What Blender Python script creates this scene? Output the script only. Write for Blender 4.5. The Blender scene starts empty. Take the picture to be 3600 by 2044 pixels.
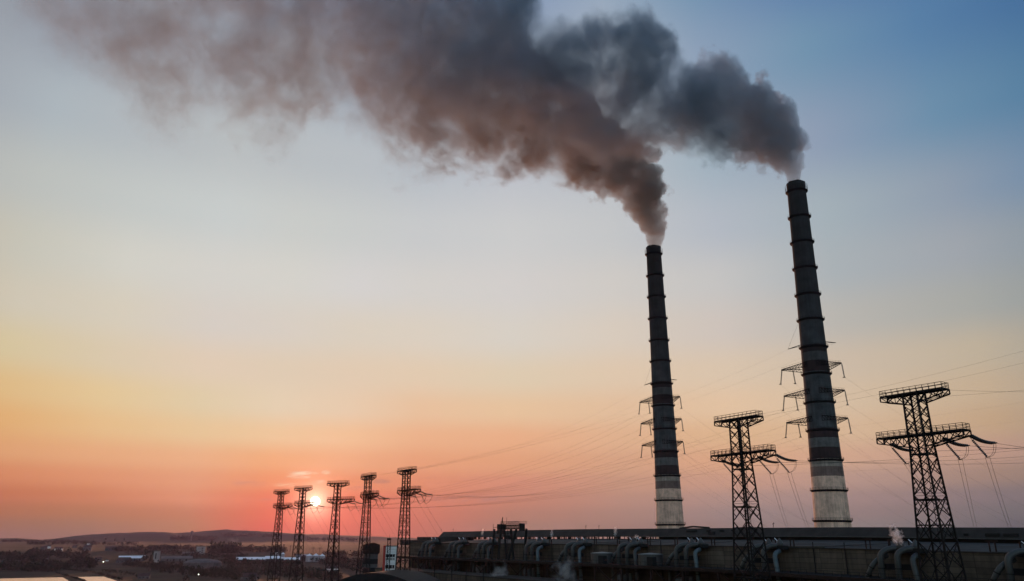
import bpy, bmesh, math, random
import numpy as np
from mathutils import Vector, Matrix
C = bpy.context.scene.collection
S = bpy.context.scene
R = math.radians
rnd = random.Random(7)

# ------------------------------------------------------------------ camera
EYE, F, CX, CY = 50.0, 2700.0, 1800.0, 1022.0
PITCH = R(17.92)
CP, SP = math.cos(PITCH), math.sin(PITCH)
cam = bpy.data.cameras.new('camera'); cam_o = bpy.data.objects.new('camera', cam); C.objects.link(cam_o)
cam.sensor_width = 36; cam.lens = 36*F/3600; cam.clip_start = 0.5; cam.clip_end = 60000
cam_o.location = (0, 0, EYE); cam_o.rotation_euler = (R(90)+PITCH, 0, 0)
S.camera = cam_o

def ray(px, py):
    xc, yc = (px-CX)/F, (CY-py)/F
    fw, up = CP-yc*SP, SP+yc*CP
    return xc/fw, up/fw                                    # X/Y, (Z-EYE)/Y
def at(px, py, Y):
    a, b = ray(px, py)
    return Vector((a*Y, Y, EYE+b*Y))

# ------------------------------------------------------------------ world, sun, exposure
SUN_AZ, SUN_EL = R(-13.9), R(2.48)
SUN_DIR = Vector((math.sin(SUN_AZ)*math.cos(SUN_EL), math.cos(SUN_AZ)*math.cos(SUN_EL), math.sin(SUN_EL)))
SKY = [  # colours of the open sky as (pixel x, pixel y, r, g, b)
(100,30,151,158,168),(100,200,161,168,177),(100,380,171,178,184),(100,560,183,188,188),(100,700,192,192,185),(100,840,199,196,184),(100,1000,206,198,182),(100,1150,212,198,169),(100,1300,219,192,151),(100,1420,223,184,133),(100,1520,224,171,123),(100,1620,218,154,115),
(100,1700,208,132,98),(100,1780,184,118,92),(100,1860,160,113,101),(600,300,173,180,187),(600,600,190,194,194),(600,900,210,208,201),(600,1000,211,206,196),(600,1100,215,205,192),(600,1200,217,203,185),(600,1300,223,202,176),(600,1400,225,200,163),(600,1480,231,198,155),
(600,1560,232,181,139),(600,1640,231,167,129),(600,1700,225,152,119),(600,1760,215,141,114),(600,1810,193,127,105),(600,1850,184,124,105),(1100,100,159,170,184),(1100,300,171,180,189),(1100,500,184,189,193),(1100,700,197,199,198),(1100,900,208,207,203),(1100,1000,213,209,203),
(1100,1100,216,207,198),(1100,1200,218,205,189),(1100,1300,224,203,180),(1100,1400,230,204,176),(1100,1520,242,196,157),(1240,1600,242,176,137),(1240,1660,241,161,124),(1240,1720,238,144,114),(1240,1810,234,125,107),(1240,1855,224,119,105),(950,1600,243,176,132),(950,1660,244,161,120),
(950,1720,242,143,110),(950,1800,237,123,103),(950,1850,226,115,101),(1800,100,148,163,185),(1800,400,173,182,192),(1800,700,195,197,201),(1800,850,203,203,203),(1800,1000,210,206,203),(1800,1150,215,207,197),(1800,1300,221,203,179),(1800,1400,228,196,163),(1800,1500,231,181,145),
(1800,1600,226,164,129),(1800,1680,215,147,121),(1800,1740,199,134,115),(1800,1800,182,127,112),(1800,1850,170,124,113),(1950,30,146,162,185),(2450,30,125,151,178),(2450,200,142,160,183),(2550,600,161,175,188),(2550,750,176,183,193),(2550,900,188,190,192),(2550,1050,199,194,191),
(2550,1200,207,194,182),(2550,1300,216,195,172),(2550,1400,223,193,163),(2550,1500,220,181,146),(2550,1600,217,167,136),(2550,1700,195,150,132),(2550,1800,157,131,128),(2550,1850,148,123,121),(3100,0,92,127,164),(3100,150,102,137,170),(3100,300,113,144,171),(3100,450,127,149,174),
(3100,600,144,160,177),(3100,750,156,168,178),(3100,900,166,172,177),(3100,1050,175,175,172),(3100,1150,184,178,169),(3100,1250,198,182,163),(3100,1350,205,183,159),(3100,1500,208,176,147),(3100,1600,201,161,139),(3100,1700,172,141,132),(3100,1800,143,123,123),(3100,1850,134,119,120),
(3530,0,76,114,154),(3530,150,84,124,159),(3530,300,96,131,163),(3530,450,108,139,166),(3530,560,121,144,171),(3530,700,137,152,166),(3530,850,149,158,167),(3530,1000,160,162,160),(3530,1150,174,168,157),(3530,1250,184,170,151),(3530,1350,190,168,144),(3530,1450,189,161,134),
(3530,1550,186,151,132),(3530,1650,162,133,122),(3530,1720,138,119,119),(3530,1800,119,108,112),(3530,1850,111,102,108)]
EXPO = 2.0
SKY_CORR = [(0.979,0.967,0.951),(0.697,0.683,0.877),(1.145,1.161,1.027),(0.691,1.022,1.712),(1.369,1.026,0.655),(1.056,1.013,0.924),(0.989,0.974,1.168),(1.01,1.15,0.841),(0.999,0.958,1.258),(1.078,1.125,0.673),(1.019,0.94,0.947),(1.114,1.264,0.977),(1.043,0.728,0.596),(0.932,0.683,0.152),(0.608,0.734,0.712),(1.068,1.065,1.049),(0.938,0.925,0.9),(1.018,1.14,1.22),(0.989,0.893,0.797),(1.205,1.112,1.038),(0.674,0.877,1.15),(1.274,1.107,0.97),(0.874,0.836,0.818),(1.107,1.908,2.015),(0.829,0.537,0.438),(1.117,1.605,1.599),(0.898,0.844,0.699),(0.988,1.081,0.759),(0.815,0.828,0.452),(0.8,0.921,0.507),(0.75,0.788,0.89),(1.156,1.145,1.071),(0.966,1.001,1.018),(1.051,0.979,0.924),(0.915,1.047,1.06),(1.028,1.015,0.946),(1.047,1.058,1.634),(0.934,0.971,0.665),(1.012,1.003,1.016),(0.935,0.994,1.05),(0.993,1.265,1.338),(0.975,0.904,0.726),(0.894,1.107,1.051),(0.914,0.733,0.393),(0.889,0.643,0.35),(0.885,0.625,0.351),(0.96,0.949,0.787),(0.957,1.13,0.966),(0.91,0.731,0.389),(0.886,0.629,0.244),(0.898,0.557,0.26),(0.733,0.812,0.938),(1.204,1.174,1.037),(0.922,0.931,1.01),(1.013,1.02,1.008),(1.001,1.014,1.01),(0.991,1.025,1.038),(0.991,1.009,1.014),(0.987,1.112,1.035),(1.021,0.99,0.972),(1.01,1.038,0.84),(0.991,0.977,0.882),(0.982,0.917,0.672),(0.889,0.862,0.629),(0.819,0.878,0.693),(1.425,1.222,1.08),(0.897,1.01,0.953),(0.952,0.987,0.991),(1.0,1.035,1.021),(1.032,1.009,1.093),(0.819,0.965,0.794),(1.195,1.082,1.233),(0.957,0.998,0.943),(1.011,1.027,1.011),(1.048,1.063,1.066),(1.001,1.04,0.979),(1.078,1.063,0.948),(1.046,1.045,0.958),(0.927,1.035,0.961),(0.895,0.978,0.873),(0.561,0.566,0.944),(2.91,2.269,1.336),(0.519,1.353,0.805),(1.646,0.782,0.985),(0.754,0.816,1.104),(1.251,1.294,0.981),(1.032,1.008,1.004),(0.721,0.884,1.046),(1.158,1.074,0.97),(1.003,0.997,0.983),(1.024,1.059,1.075),(1.047,1.086,1.049),(1.09,1.079,0.996),(1.005,1.037,0.994),(1.0,1.022,0.904),(0.962,1.059,0.944),(0.787,0.98,0.96),(0.351,1.071,0.764),(1.567,0.868,1.058),(0.534,1.201,1.014),(0.354,0.66,2.37),(2.437,1.36,0.496),(0.893,1.015,1.328),(1.171,0.93,0.736),(0.793,1.163,1.609),(1.183,1.028,0.853),(1.061,1.048,1.004),(1.017,1.042,0.932),(1.114,1.09,1.066),(1.082,1.068,0.939),(1.012,1.043,0.943),(0.949,1.037,0.902),(0.855,0.952,0.837)]   # per-sample factors that make up for the air in front of the sky
def lin(c):
    c = c/255.0
    return c/12.92 if c <= 0.04045 else ((c+0.055)/1.055)**2.4
def sky_grid():
    pts, val = [], []
    for i, (px, py, r, g, b) in enumerate(SKY):
        a, e = ray(px, py)
        az = math.degrees(math.atan(a)); el = math.degrees(math.atan(e/math.sqrt(1+a*a)))
        k = SKY_CORR[i] if SKY_CORR else (1, 1, 1)
        pts.append((az/22.0, math.sqrt(max(el, 0)+1)*0.45)); val.append([math.log(max(lin(c)*q, 1e-4)) for c, q in zip((r, g, b), k)])
    pts, val = np.array(pts), np.array(val)
    d = np.linalg.norm(pts[:, None]-pts[None], axis=2)
    n = len(pts); P1 = np.hstack([np.ones((n, 1)), pts])
    A = np.zeros((n+3, n+3)); A[:n, :n] = d + 0.03*np.eye(n); A[:n, n:] = P1; A[n:, :n] = P1.T
    w = np.linalg.solve(A, np.vstack([val, np.zeros((3, 3))]))
    lo, hi = val.min(0)-0.1, val.max(0)+0.05
    def f(az, el):
        q = np.array([az/22.0, math.sqrt(max(el, 0)+1)*0.45])
        v = np.linalg.norm(pts-q, axis=1) @ w[:n] + np.array([1, *q]) @ w[n:]
        return np.exp(np.clip(v, lo, hi))
    return f
W = bpy.data.worlds.new('World'); S.world = W; W.use_nodes = True
class NT:
    """small helper that writes node trees"""
    def __init__(s, tree): s.t = tree
    def n(s, kind, **kw):
        o = s.t.nodes.new(kind)
        for k, v in kw.items(): setattr(o, k, v)
        return o
    def put(s, sock, v):
        if isinstance(v, bpy.types.NodeSocket): s.t.links.new(v, sock)
        elif v is not None: sock.default_value = v
    def m(s, op, a, b=None, c=None, clamp=False):
        o = s.n('ShaderNodeMath', operation=op, use_clamp=clamp)
        for i, v in enumerate((a, b, c)): s.put(o.inputs[i], v)
        return o.outputs[0]
    def v(s, op, a, b=None):
        o = s.n('ShaderNodeVectorMath', operation=op); s.put(o.inputs[0], a); s.put(o.inputs[1], b)
        return o.outputs['Value'] if op in ('DOT_PRODUCT', 'LENGTH') else o.outputs[0]
    def mix(s, f, a, b, blend='MIX'):
        o = s.n('ShaderNodeMix', data_type='RGBA', blend_type=blend)
        s.put(o.inputs[0], f); s.put(o.inputs[6], a); s.put(o.inputs[7], b); return o.outputs[2]
    def mr(s, v, a, b, c=0.0, d=1.0, kind='LINEAR'):
        o = s.n('ShaderNodeMapRange', interpolation_type=kind)
        for i, q in enumerate((v, a, b, c, d)): s.put(o.inputs[i], q)
        return o.outputs[0]
    def ramp(s, f, stops, interp='LINEAR'):
        o = s.n('ShaderNodeValToRGB'); cr = o.color_ramp; cr.interpolation = interp
        while len(cr.elements) < len(stops): cr.elements.new(0.5)
        for e, (p, c) in zip(cr.elements, stops): e.position = p; e.color = (*c, 1) if len(c) == 3 else c
        s.put(o.inputs[0], f); return o.outputs[0]
    def noise(s, vec, scale, detail=3, rough=0.5, dist=0.0, col=False):
        o = s.n('ShaderNodeTexNoise'); s.put(o.inputs['Vector'], vec)
        o.inputs['Scale'].default_value = scale; o.inputs['Detail'].default_value = detail
        o.inputs['Roughness'].default_value = rough; o.inputs['Distortion'].default_value = dist
        return o.outputs['Color' if col else 'Fac']
    def curve(s, x, pts, lo=0.0, hi=1.0):
        """piecewise function through pts, x in 0..1, y in lo..hi"""
        o = s.n('ShaderNodeFloatCurve'); cm = o.mapping; c = cm.curves[0]
        q = [(p[0], (p[1]-lo)/(hi-lo)) for p in pts]
        c.points[0].location = q[0]; c.points[1].location = q[-1]
        for p in q[1:-1]: c.points.new(*p)
        for p in c.points: p.handle_type = 'AUTO_CLAMPED'
        cm.update(); s.put(o.inputs['Value'], x)
        return s.m('MULTIPLY_ADD', o.outputs[0], hi-lo, lo)
def build_world():
    T = NT(W.node_tree); W.node_tree.nodes.clear()
    out = T.n('ShaderNodeOutputWorld'); bg = T.n('ShaderNodeBackground')
    T.put(out.inputs[0], bg.outputs[0])
    d = T.v('NORMALIZE', T.n('ShaderNodeTexCoord').outputs['Generated'])
    sep = T.n('ShaderNodeSeparateXYZ'); T.put(sep.inputs[0], d); x, y, z = sep.outputs
    el = T.m('MULTIPLY', T.m('ARCSINE', z), 180/math.pi)
    az = T.m('MULTIPLY', T.m('ARCTAN2', x, y), 180/math.pi)
    f = sky_grid()
    els = [-1, 0.2, 0.8, 1.6, 2.6, 3.8, 5.2, 7, 9, 11.5, 14.5, 18, 22, 27, 33, 40, 48, 60]
    e01 = T.mr(T.m('MAXIMUM', el, -0.99), -1, 63)
    col = None; prev = None
    for a in (-40, -34, -28, -22, -17, -12, -7, 0, 8, 16, 24, 32, 40):
        rp = T.ramp(e01, [((e+1)/64.0, tuple(f(a, min(e, 42)))) for e in els], 'EASE')
        col = rp if col is None else T.mix(T.mr(az, prev, a), col, rp)
        prev = a
    # glow and disc of the low sun
    ang = T.m('MULTIPLY', T.m('ARCCOSINE', T.m('MINIMUM', T.v('DOT_PRODUCT', d, tuple(SUN_DIR)), 1.0)), 180/math.pi)
    for amp, wdt, c in ((1.7, 0.62, (1.0, .62, .42)), (0.35, 1.2, (1.0, .62, .42)), (0.16, 2.4, (1.0, .26, .16))):
        g = T.m('MULTIPLY', T.m('EXPONENT', T.m('MULTIPLY', T.m('POWER', T.m('DIVIDE', ang, wdt), 1.25), -1.0)), amp)
        col = T.mix(g, col, (*c, 1), 'ADD')
    # wisps of cirrus round the sun
    cv = T.n('ShaderNodeCombineXYZ'); T.put(cv.inputs[0], T.m('MULTIPLY', az, 0.35)); T.put(cv.inputs[1], T.m('MULTIPLY', T.m('MULTIPLY_ADD', az, -0.12, el), 2.2)); 
    wn = T.noise(cv.outputs[0], 2.1, 5, 0.62, 0.8)
    def patch(a, e, wa, we, lo, hi):
        q = T.m('ADD', T.m('POWER', T.m('ABSOLUTE', T.m('DIVIDE', T.m('SUBTRACT', az, a), wa)), 2.0), T.m('POWER', T.m('ABSOLUTE', T.m('DIVIDE', T.m('SUBTRACT', el, e), we)), 2.0))
        return T.m('MULTIPLY', T.m('SUBTRACT', 1.0, q, clamp=True), T.mr(wn, lo, hi), clamp=True)
    for a, e, wa, we, lo, hi, c, k in CLOUDS:
        col = T.mix(T.m('MULTIPLY', patch(a, e, wa, we, lo, hi), k), col, (*c, 1))
    col = T.mix(1.0, col, (2**-EXPO,)*3+(1,), 'MULTIPLY')
    # the rest of the sky, outside the picture: physical sky
    ns = T.n('ShaderNodeTexSky'); ns.sky_type = 'NISHITA'; ns.sun_disc = False
    ns.sun_elevation = SUN_EL; ns.sun_rotation = SUN_AZ; ns.dust_density = 2.0; ns.air_density = 1.0; ns.ozone_density = 1.5
    nis = T.mix(1.0, ns.outputs[0], (NISH, NISH, NISH, 1), 'MULTIPLY')
    back = T.m('MAXIMUM', T.mr(T.m('ABSOLUTE', az), 42, 85, 0, 1, 'SMOOTHSTEP'), T.mr(el, 50, 75, 0, 1, 'SMOOTHSTEP'))
    col = T.mix(back, col, nis)
    disc = T.mr(ang, 0.30, 0.36, 1, 0)
    col = T.mix(disc, col, (1.8, 1.5, 1.1, 1))
    T.put(bg.inputs[0], col); bg.inputs[1].default_value = 1.0
def azel(px, py):
    a, e = ray(px, py); return math.degrees(math.atan(a)), math.degrees(math.atan(e/math.sqrt(1+a*a)))
CLOUDS = []
for px, py, w, h, lo, hi, c, k in ((1062, 1664, 62, 8, .38, .55, (1, .70, .46), 1.1), (1050, 1677, 46, 9, .42, .58, (1, .70, .46), 1.0), (1020, 1706, 70, 8, .42, .62, (1, .66, .42), .9), (1128, 1696, 26, 7, .44, .6, (1, .7, .46), 1.0), (1146, 1662, 18, 8, .42, .56, (1, .7, .46), 1.0),
                                   (880, 1700, 70, 10, .35, .6, (.55, .24, .18), .55), (1340, 1693, 44, 9, .3, .5, (.38, .19, .14), .65), (1270, 1718, 60, 9, .38, .6, (.5, .22, .16), .5), (1660, 1755, 220, 16, .42, .65, (.32, .19, .16), .5), (1600, 1680, 160, 9, .5, .7, (.45, .24, .17), .4), (930, 1757, 60, 5, .4, .6, (.6, .24, .18), .5), (1050, 1545, 260, 18, .45, .7, (.95, .62, .40), .35), (2100, 1680, 150, 8, .45, .7, (.45, .26, .20), .35)):
    a, e = azel(px, py); CLOUDS.append((a, e, w/F*53, h/F*57, lo, hi, c, k))
NISH = 0.15
build_world()
sun = bpy.data.lights.new('sun', 'SUN'); sun.energy = 0.5; sun.angle = R(0.5); sun.color = (1.0, 0.42, 0.22)
sun_o = bpy.data.objects.new('sun', sun); C.objects.link(sun_o); sun_o.location = (-300, 900, 400)
sun_o.rotation_euler = (-SUN_DIR).to_track_quat('-Z', 'Y').to_euler()
S.view_settings.view_transform = 'Standard'; S.view_settings.look = 'None'; S.view_settings.gamma = 1.0
S.view_settings.exposure = EXPO; S.view_settings.use_curve_mapping = False
cy = S.cycles
S.render.engine = 'CYCLES'
cy.use_denoising = True
try: cy.denoiser = 'OPENIMAGEDENOISE'
except Exception: pass
cy.use_adaptive_sampling = True; cy.adaptive_threshold = 0.02
cy.max_bounces = 5; cy.diffuse_bounces = 2; cy.glossy_bounces = 2; cy.volume_bounces = 2; cy.transparent_max_bounces = 8
cy.volume_step_rate = 1.0; cy.volume_max_steps = 512; cy.sample_clamp_indirect = 4.0

# ------------------------------------------------------------------ helpers
class MB:
    def __init__(s): s.v, s.f = [], []
    def add(s, vs, fs):
        o = len(s.v); s.v += [tuple(p) for p in vs]; s.f += [tuple(i+o for i in f) for f in fs]; return s
    def box(s, c, d, rz=0.0):
        x, y, z = d[0]/2, d[1]/2, d[2]/2; cc, ss = math.cos(rz), math.sin(rz); vs = []
        for k in (-z, z):
            for i, j in ((-x, -y), (x, -y), (x, y), (-x, y)): vs.append((c[0]+i*cc-j*ss, c[1]+i*ss+j*cc, c[2]+k))
        return s.add(vs, [(0,3,2,1),(4,5,6,7),(0,1,5,4),(1,2,6,5),(2,3,7,6),(3,0,4,7)])
    def bar(s, a, b, w, h=None):
        a, b = Vector(a), Vector(b); t = (b-a)
        if t.length < 1e-6: return s
        t.normalize(); up = Vector((0,0,1)) if abs(t.z) < 0.92 else Vector((1,0,0))
        x = t.cross(up).normalized()*(w/2); y = t.cross(x).normalized()*((h or w)/2)
        vs = [p+q for p in (a, b) for q in (-x-y, x-y, x+y, -x+y)]
        return s.add(vs, [(0,3,2,1),(4,5,6,7),(0,1,5,4),(1,2,6,5),(2,3,7,6),(3,0,4,7)])
    def tube(s, pts, r, n=8, caps=True):
        pts = [Vector(p) for p in pts]; rs = r if isinstance(r, (list, tuple)) else [r]*len(pts)
        o = len(s.v); x = None
        for i, p in enumerate(pts):
            t = (pts[min(i+1, len(pts)-1)]-pts[max(i-1, 0)]).normalized()
            if x is None:
                x = t.cross(Vector((0,0,1)) if abs(t.z) < 0.9 else Vector((0,1,0))).normalized()
            else: x = (x-t*x.dot(t)).normalized()
            y = t.cross(x)
            for k in range(n):
                a = 2*math.pi*k/n; s.v.append(tuple(p+(x*math.cos(a)+y*math.sin(a))*rs[i]))
        for i in range(len(pts)-1):
            for k in range(n):
                a, b = o+i*n+k, o+i*n+(k+1) % n; s.f.append((a, b, b+n, a+n))
        if caps:
            s.f.append(tuple(o+k for k in reversed(range(n)))); s.f.append(tuple(o+(len(pts)-1)*n+k for k in range(n)))
        return s
    def lathe(s, prof, c=(0,0,0), n=32, cap=True):
        o = len(s.v)
        for r, z in prof:
            for k in range(n):
                a = 2*math.pi*k/n; s.v.append((c[0]+r*math.cos(a), c[1]+r*math.sin(a), c[2]+z))
        for i in range(len(prof)-1):
            for k in range(n):
                a, b = o+i*n+k, o+i*n+(k+1) % n; s.f.append((a, b, b+n, a+n))
        if cap:
            s.f.append(tuple(o+k for k in reversed(range(n)))); s.f.append(tuple(o+(len(prof)-1)*n+k for k in range(n)))
        return s
    def prism(s, poly, a, b):
        """extrude polygon of 3D points along vector a->b given as offset list"""
        n = len(poly); vs = [Vector(p)+Vector(a) for p in poly]+[Vector(p)+Vector(b) for p in poly]
        return s.add(vs, [tuple(reversed(range(n))), tuple(range(n, 2*n))]+[(i, (i+1) % n, n+(i+1) % n, n+i) for i in range(n)])
    def build(s, name, mat, parent=None, smooth=False):
        me = bpy.data.meshes.new(name); me.from_pydata(s.v, [], s.f)
        bm = bmesh.new(); bm.from_mesh(me); bmesh.ops.recalc_face_normals(bm, faces=bm.faces); bm.to_mesh(me); bm.free()
        me.materials.append(mat)
        if smooth:
            for p in me.polygons: p.use_smooth = True
        o = bpy.data.objects.new(name, me); C.objects.link(o)
        if parent: o.parent = parent
        return o
def tag(o, label=None, cat=None, group=None, kind=None):
    if label:
        o['label'] = label
        if len(label.split()) > 16: print('LONG', label)
    if cat: o['category'] = cat
    if group: o['group'] = group
    if kind: o['kind'] = kind
    return o
def empty(name, loc=(0,0,0), rz=0.0):
    o = bpy.data.objects.new(name, None); C.objects.link(o); o.location = loc; o.rotation_euler = (0,0,rz); o.empty_display_size = 1; return o
def children(o): return [c for c in bpy.data.objects if c.parent == o]
def copy_tree(o, parent=None):
    c = o.copy(); C.objects.link(c); c.parent = parent
    for ch in children(o): copy_tree(ch, c)
    return c

def mat(name, col, rough=0.8, var=0.35, scale=1.0, metal=0.0, streak=0.0, bump=0.0, coord='Object'):
    m = bpy.data.materials.new(name); m.use_nodes = True; T = NT(m.node_tree); b = m.node_tree.nodes['Principled BSDF']
    co = T.n('ShaderNodeTexCoord').outputs[coord]
    n1 = T.noise(co, scale, 5, 0.6)
    k = T.mr(n1, 0.3, 0.7, 1-var, 1+var)
    if streak:
        mp = T.n('ShaderNodeMapping'); mp.inputs['Scale'].default_value = (1, 1, 0.08); T.put(mp.inputs[0], co)
        k = T.m('MULTIPLY', k, T.mr(T.noise(mp.outputs[0], scale*2.5, 4, 0.6), 0.3, 0.7, 1-streak, 1+streak*0.6))
    cc = T.n('ShaderNodeCombineXYZ')
    for i in range(3): T.put(cc.inputs[i], T.m('MULTIPLY', k, col[i]))
    T.put(b.inputs['Base Color'], cc.outputs[0])
    b.inputs['Roughness'].default_value = rough; b.inputs['Specular IOR Level'].default_value = .5 if rough < .6 else .12; b.inputs['Metallic'].default_value = metal
    if bump:
        bp = T.n('ShaderNodeBump'); bp.inputs['Strength'].default_value = bump; T.put(bp.inputs['Height'], n1); T.put(b.inputs['Normal'], bp.outputs[0])
    return m
M = dict(
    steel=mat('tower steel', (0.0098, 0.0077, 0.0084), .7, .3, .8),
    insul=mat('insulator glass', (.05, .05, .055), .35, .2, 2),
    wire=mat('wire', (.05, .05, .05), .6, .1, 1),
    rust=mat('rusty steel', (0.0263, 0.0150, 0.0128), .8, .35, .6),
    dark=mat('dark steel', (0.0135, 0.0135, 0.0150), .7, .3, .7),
    duct=mat('duct metal', (.038, .038, .040), .55, .3, .5, streak=.3),
    ductb=mat('pale blue duct', (.065, .09, .108), .5, .3, .5, streak=.3),
    roofg=mat('grey roof felt', (.028, .031, .035), .8, .6, .12, streak=0),
    cap=mat('clerestory cladding', (.038, .032, .030), .8, .25, .15, streak=.2),
    black=mat('dark opening', (.015, .015, .016), .6, .2, 1),
    white=mat('white panel', (.80, .80, .84), .6, .15, .15, streak=.15),
    red=mat('red panel', (.42, .06, .05), .6, .2, .2),
    grey=mat('grey render', (0.0960, 0.0920, 0.1000), .85, .25, .1, streak=.2),
    shed=mat('pale metal roof', (.72, .74, .84), .45, .15, .02),
    galv=mat('galvanised silo', (.30, .28, .32), .45, .2, .05, streak=.2),
    roofr=mat('tiled roof', (0.0560, 0.0400, 0.0400), .85, .25, .2),
    plast=mat('pale plaster', (.27, .25, .26), .85, .2, .1),
    leaf=mat('foliage', (.019, .022, .012), .9, .5, .05),
    trunk=mat('bark', (.06, .045, .035), .9, .3, .3),
    bank=mat('earth bank', (0.0360, 0.0330, 0.0210), .95, .4, .02),
)
def concrete_panels():
    m = bpy.data.materials.new('panel wall'); m.use_nodes = True; T = NT(m.node_tree); b = m.node_tree.nodes['Principled BSDF']
    co = T.n('ShaderNodeTexCoord').outputs['Object']
    sp = T.n('ShaderNodeSeparateXYZ'); T.put(sp.inputs[0], co)
    def joint(v, step, w): return T.m('LESS_THAN', T.m('FRACT', T.m('DIVIDE', v, step)), w)
    j = T.m('MAXIMUM', joint(sp.outputs[2], 1.2, .07), joint(sp.outputs[0], 6.0, .02))
    cell = T.n('ShaderNodeCombineXYZ'); T.put(cell.inputs[0], T.m('FLOOR', T.m('DIVIDE', sp.outputs[0], 6.0))); T.put(cell.inputs[1], T.m('FLOOR', T.m('DIVIDE', sp.outputs[2], 1.2)))
    wn = T.n('ShaderNodeTexWhiteNoise', noise_dimensions='2D'); T.put(wn.inputs[0], cell.outputs[0])
    mp = T.n('ShaderNodeMapping'); mp.inputs['Scale'].default_value = (1, 1, .15); T.put(mp.inputs[0], co)
    k = T.m('MULTIPLY', T.mr(T.noise(co, .12, 5, .65), .3, .7, .6, 1.35), T.mr(T.noise(mp.outputs[0], .9, 4), .3, .7, .75, 1.2))
    k = T.m('MULTIPLY', k, T.mr(wn.outputs[0], 0, 1, .8, 1.2))
    k = T.m('MULTIPLY', k, T.mr(j, 0, 1, 1, .45))
    cc = T.n('ShaderNodeCombineXYZ')
    for i, c in enumerate((.088, .066, .052)): T.put(cc.inputs[i], T.m('MULTIPLY', k, c))
    T.put(b.inputs['Base Color'], cc.outputs[0]); b.inputs['Roughness'].default_value = .9; b.inputs['Specular IOR Level'].default_value = .15
    return m
M['panel'] = concrete_panels()

# ------------------------------------------------------------------ terrain
SIL = [(-900,1893),(-300,1891),(0,1891),(60,1890),(110,1893),(140,1899),(190,1893),(250,1884),(310,1877),(365,1874),(410,1872.5),(470,1870),(530,1867),(620,1872),(665,1870),(720,1865),(790,1859),(850,1864),(970,1870),(1100,1877),(1200,1880),(1300,1884),(1480,1891),(1700,1893),(2600,1893),(4600,1893)]
SX, SY = zip(*[(math.degrees(math.atan(ray(x, 1893)[0])), y) for x, y in SIL])
def ground_z(X, Y):
    D = math.hypot(X, Y); az = math.degrees(math.atan2(X, Y))
    z = float(np.interp(D, [0, 1250, 1700, 2100, 3000, 4000, 5000, 9000], [0, 0, 5, 13, 27, 34, 38, 38]))
    if Y > 0 and abs(az) < 60:
        Yr = 5800*math.cos(R(az))
        top = EYE+(1893.0-float(np.interp(az, SX, SY)))/2982.0*Yr
        t = min(max((D-4200)/1600, 0), 1); t = t*t*(3-2*t)
        z += max(top-38, 0)*t
        z += 5*t*(math.sin(az*2.3+D*.002)*.5+math.sin(az*5.1)*.3)*min(1, max(0, (5750-D)/600)) if D < 5750 else 0
    else:
        t = min(max((D-4200)/1600, 0), 1); z += 16*t
    return z
def hit(px, py):
    """where the sight line of a point meets the ground"""
    a, b = ray(px, py); Y = 300.0
    while Y < 8000:
        if EYE+b*Y <= ground_z(a*Y, Y): break
        Y *= 1.004
    return Vector((a*Y, Y, ground_z(a*Y, Y)))
def build_ground():
    azs = [-180+6*i for i in range(20)]+[-60+0.25*i for i in range(481)]+[66+6*i for i in range(19)]
    ds = [30*1.13**i for i in range(33)]; ds = [d for d in ds if d < 1200]+[1250, 1400, 1550, 1700, 1900, 2100, 2350, 2650, 3000, 3300, 3600, 4000]+[4200+80*i for i in range(22)]+[6200, 6800, 7600, 8800]
    rr = random.Random(3); vs = [(0, 0, 0)]; fs = []; n = len(azs)
    jit = [0.0]*n; w = 0
    for i in range(n): w = w*.6+rr.uniform(-1, 1); jit[i] = w
    for d in ds:
        for i, a in enumerate(azs):
            X, Y = d*math.sin(R(a)), d*math.cos(R(a)); z = ground_z(X, Y)
            if 5500 < d < 6000 and -34 < a < -8: z += jit[i]*1.6
            vs.append((X, Y, z))
    for i in range(n): fs.append((0, 1+(i+1) % n, 1+i))
    for k in range(len(ds)-1):
        for i in range(n):
            a, b = 1+k*n+i, 1+k*n+(i+1) % n; fs.append((a, b, b+n, a+n))
    m = bpy.data.materials.new('fields'); m.use_nodes = True; T = NT(m.node_tree); b = m.node_tree.nodes['Principled BSDF']
    co = T.n('ShaderNodeTexCoord').outputs['Object']
    mp = T.n('ShaderNodeMapping'); mp.inputs['Scale'].default_value = (1, .45, 0); mp.inputs['Rotation'].default_value = (0, 0, .35); T.put(mp.inputs[0], co)
    vo = T.n('ShaderNodeTexVoronoi'); vo.inputs['Scale'].default_value = .0032; T.put(vo.inputs['Vector'], mp.outputs[0])
    sp = T.n('ShaderNodeSeparateColor'); T.put(sp.inputs[0], vo.outputs['Color'])
    c = T.ramp(sp.outputs[0], [(0, (.035, .040, .022)), (.3, (.044, .048, .026)), (.5, (.052, .048, .032)), (.68, (.04, .045, .024)), (.82, (.046, .040, .028)), (1, (.03, .034, .02))], 'CONSTANT')
    n1 = T.noise(co, .012, 6, .65); n2 = T.noise(co, .0016, 5, .6)
    wood = T.mr(n2, .50, .56); near = T.mr(T.v('LENGTH', co), 1500, 2300)
    c = T.mix(T.m('MULTIPLY', wood, .9), c, (.022, .026, .016, 1))
    scrub = T.mix(T.mr(n1, .35, .65), (.014, .017, .010, 1), (.045, .046, .028, 1))
    c = T.mix(near, scrub, c)
    sz = T.n('ShaderNodeSeparateXYZ'); T.put(sz.inputs[0], co)
    hillw = T.m('MULTIPLY', T.mr(sz.outputs[2], 52, 66), T.mr(n2, .36, .44))
    c = T.mix(hillw, c, (.020, .022, .018, 1))
    c = T.mix(1.0, c, T.mix(T.mr(n1, .25, .75), (.30, .30, .30, 1), (.64, .64, .64, 1)), 'MULTIPLY')
    T.put(b.inputs['Base Color'], c); b.inputs['Roughness'].default_value = .95; b.inputs['Specular IOR Level'].default_value = .1
    o = MB().add(vs, fs).build('ground', m, smooth=True); tag(o, kind='structure')
build_ground()
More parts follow.
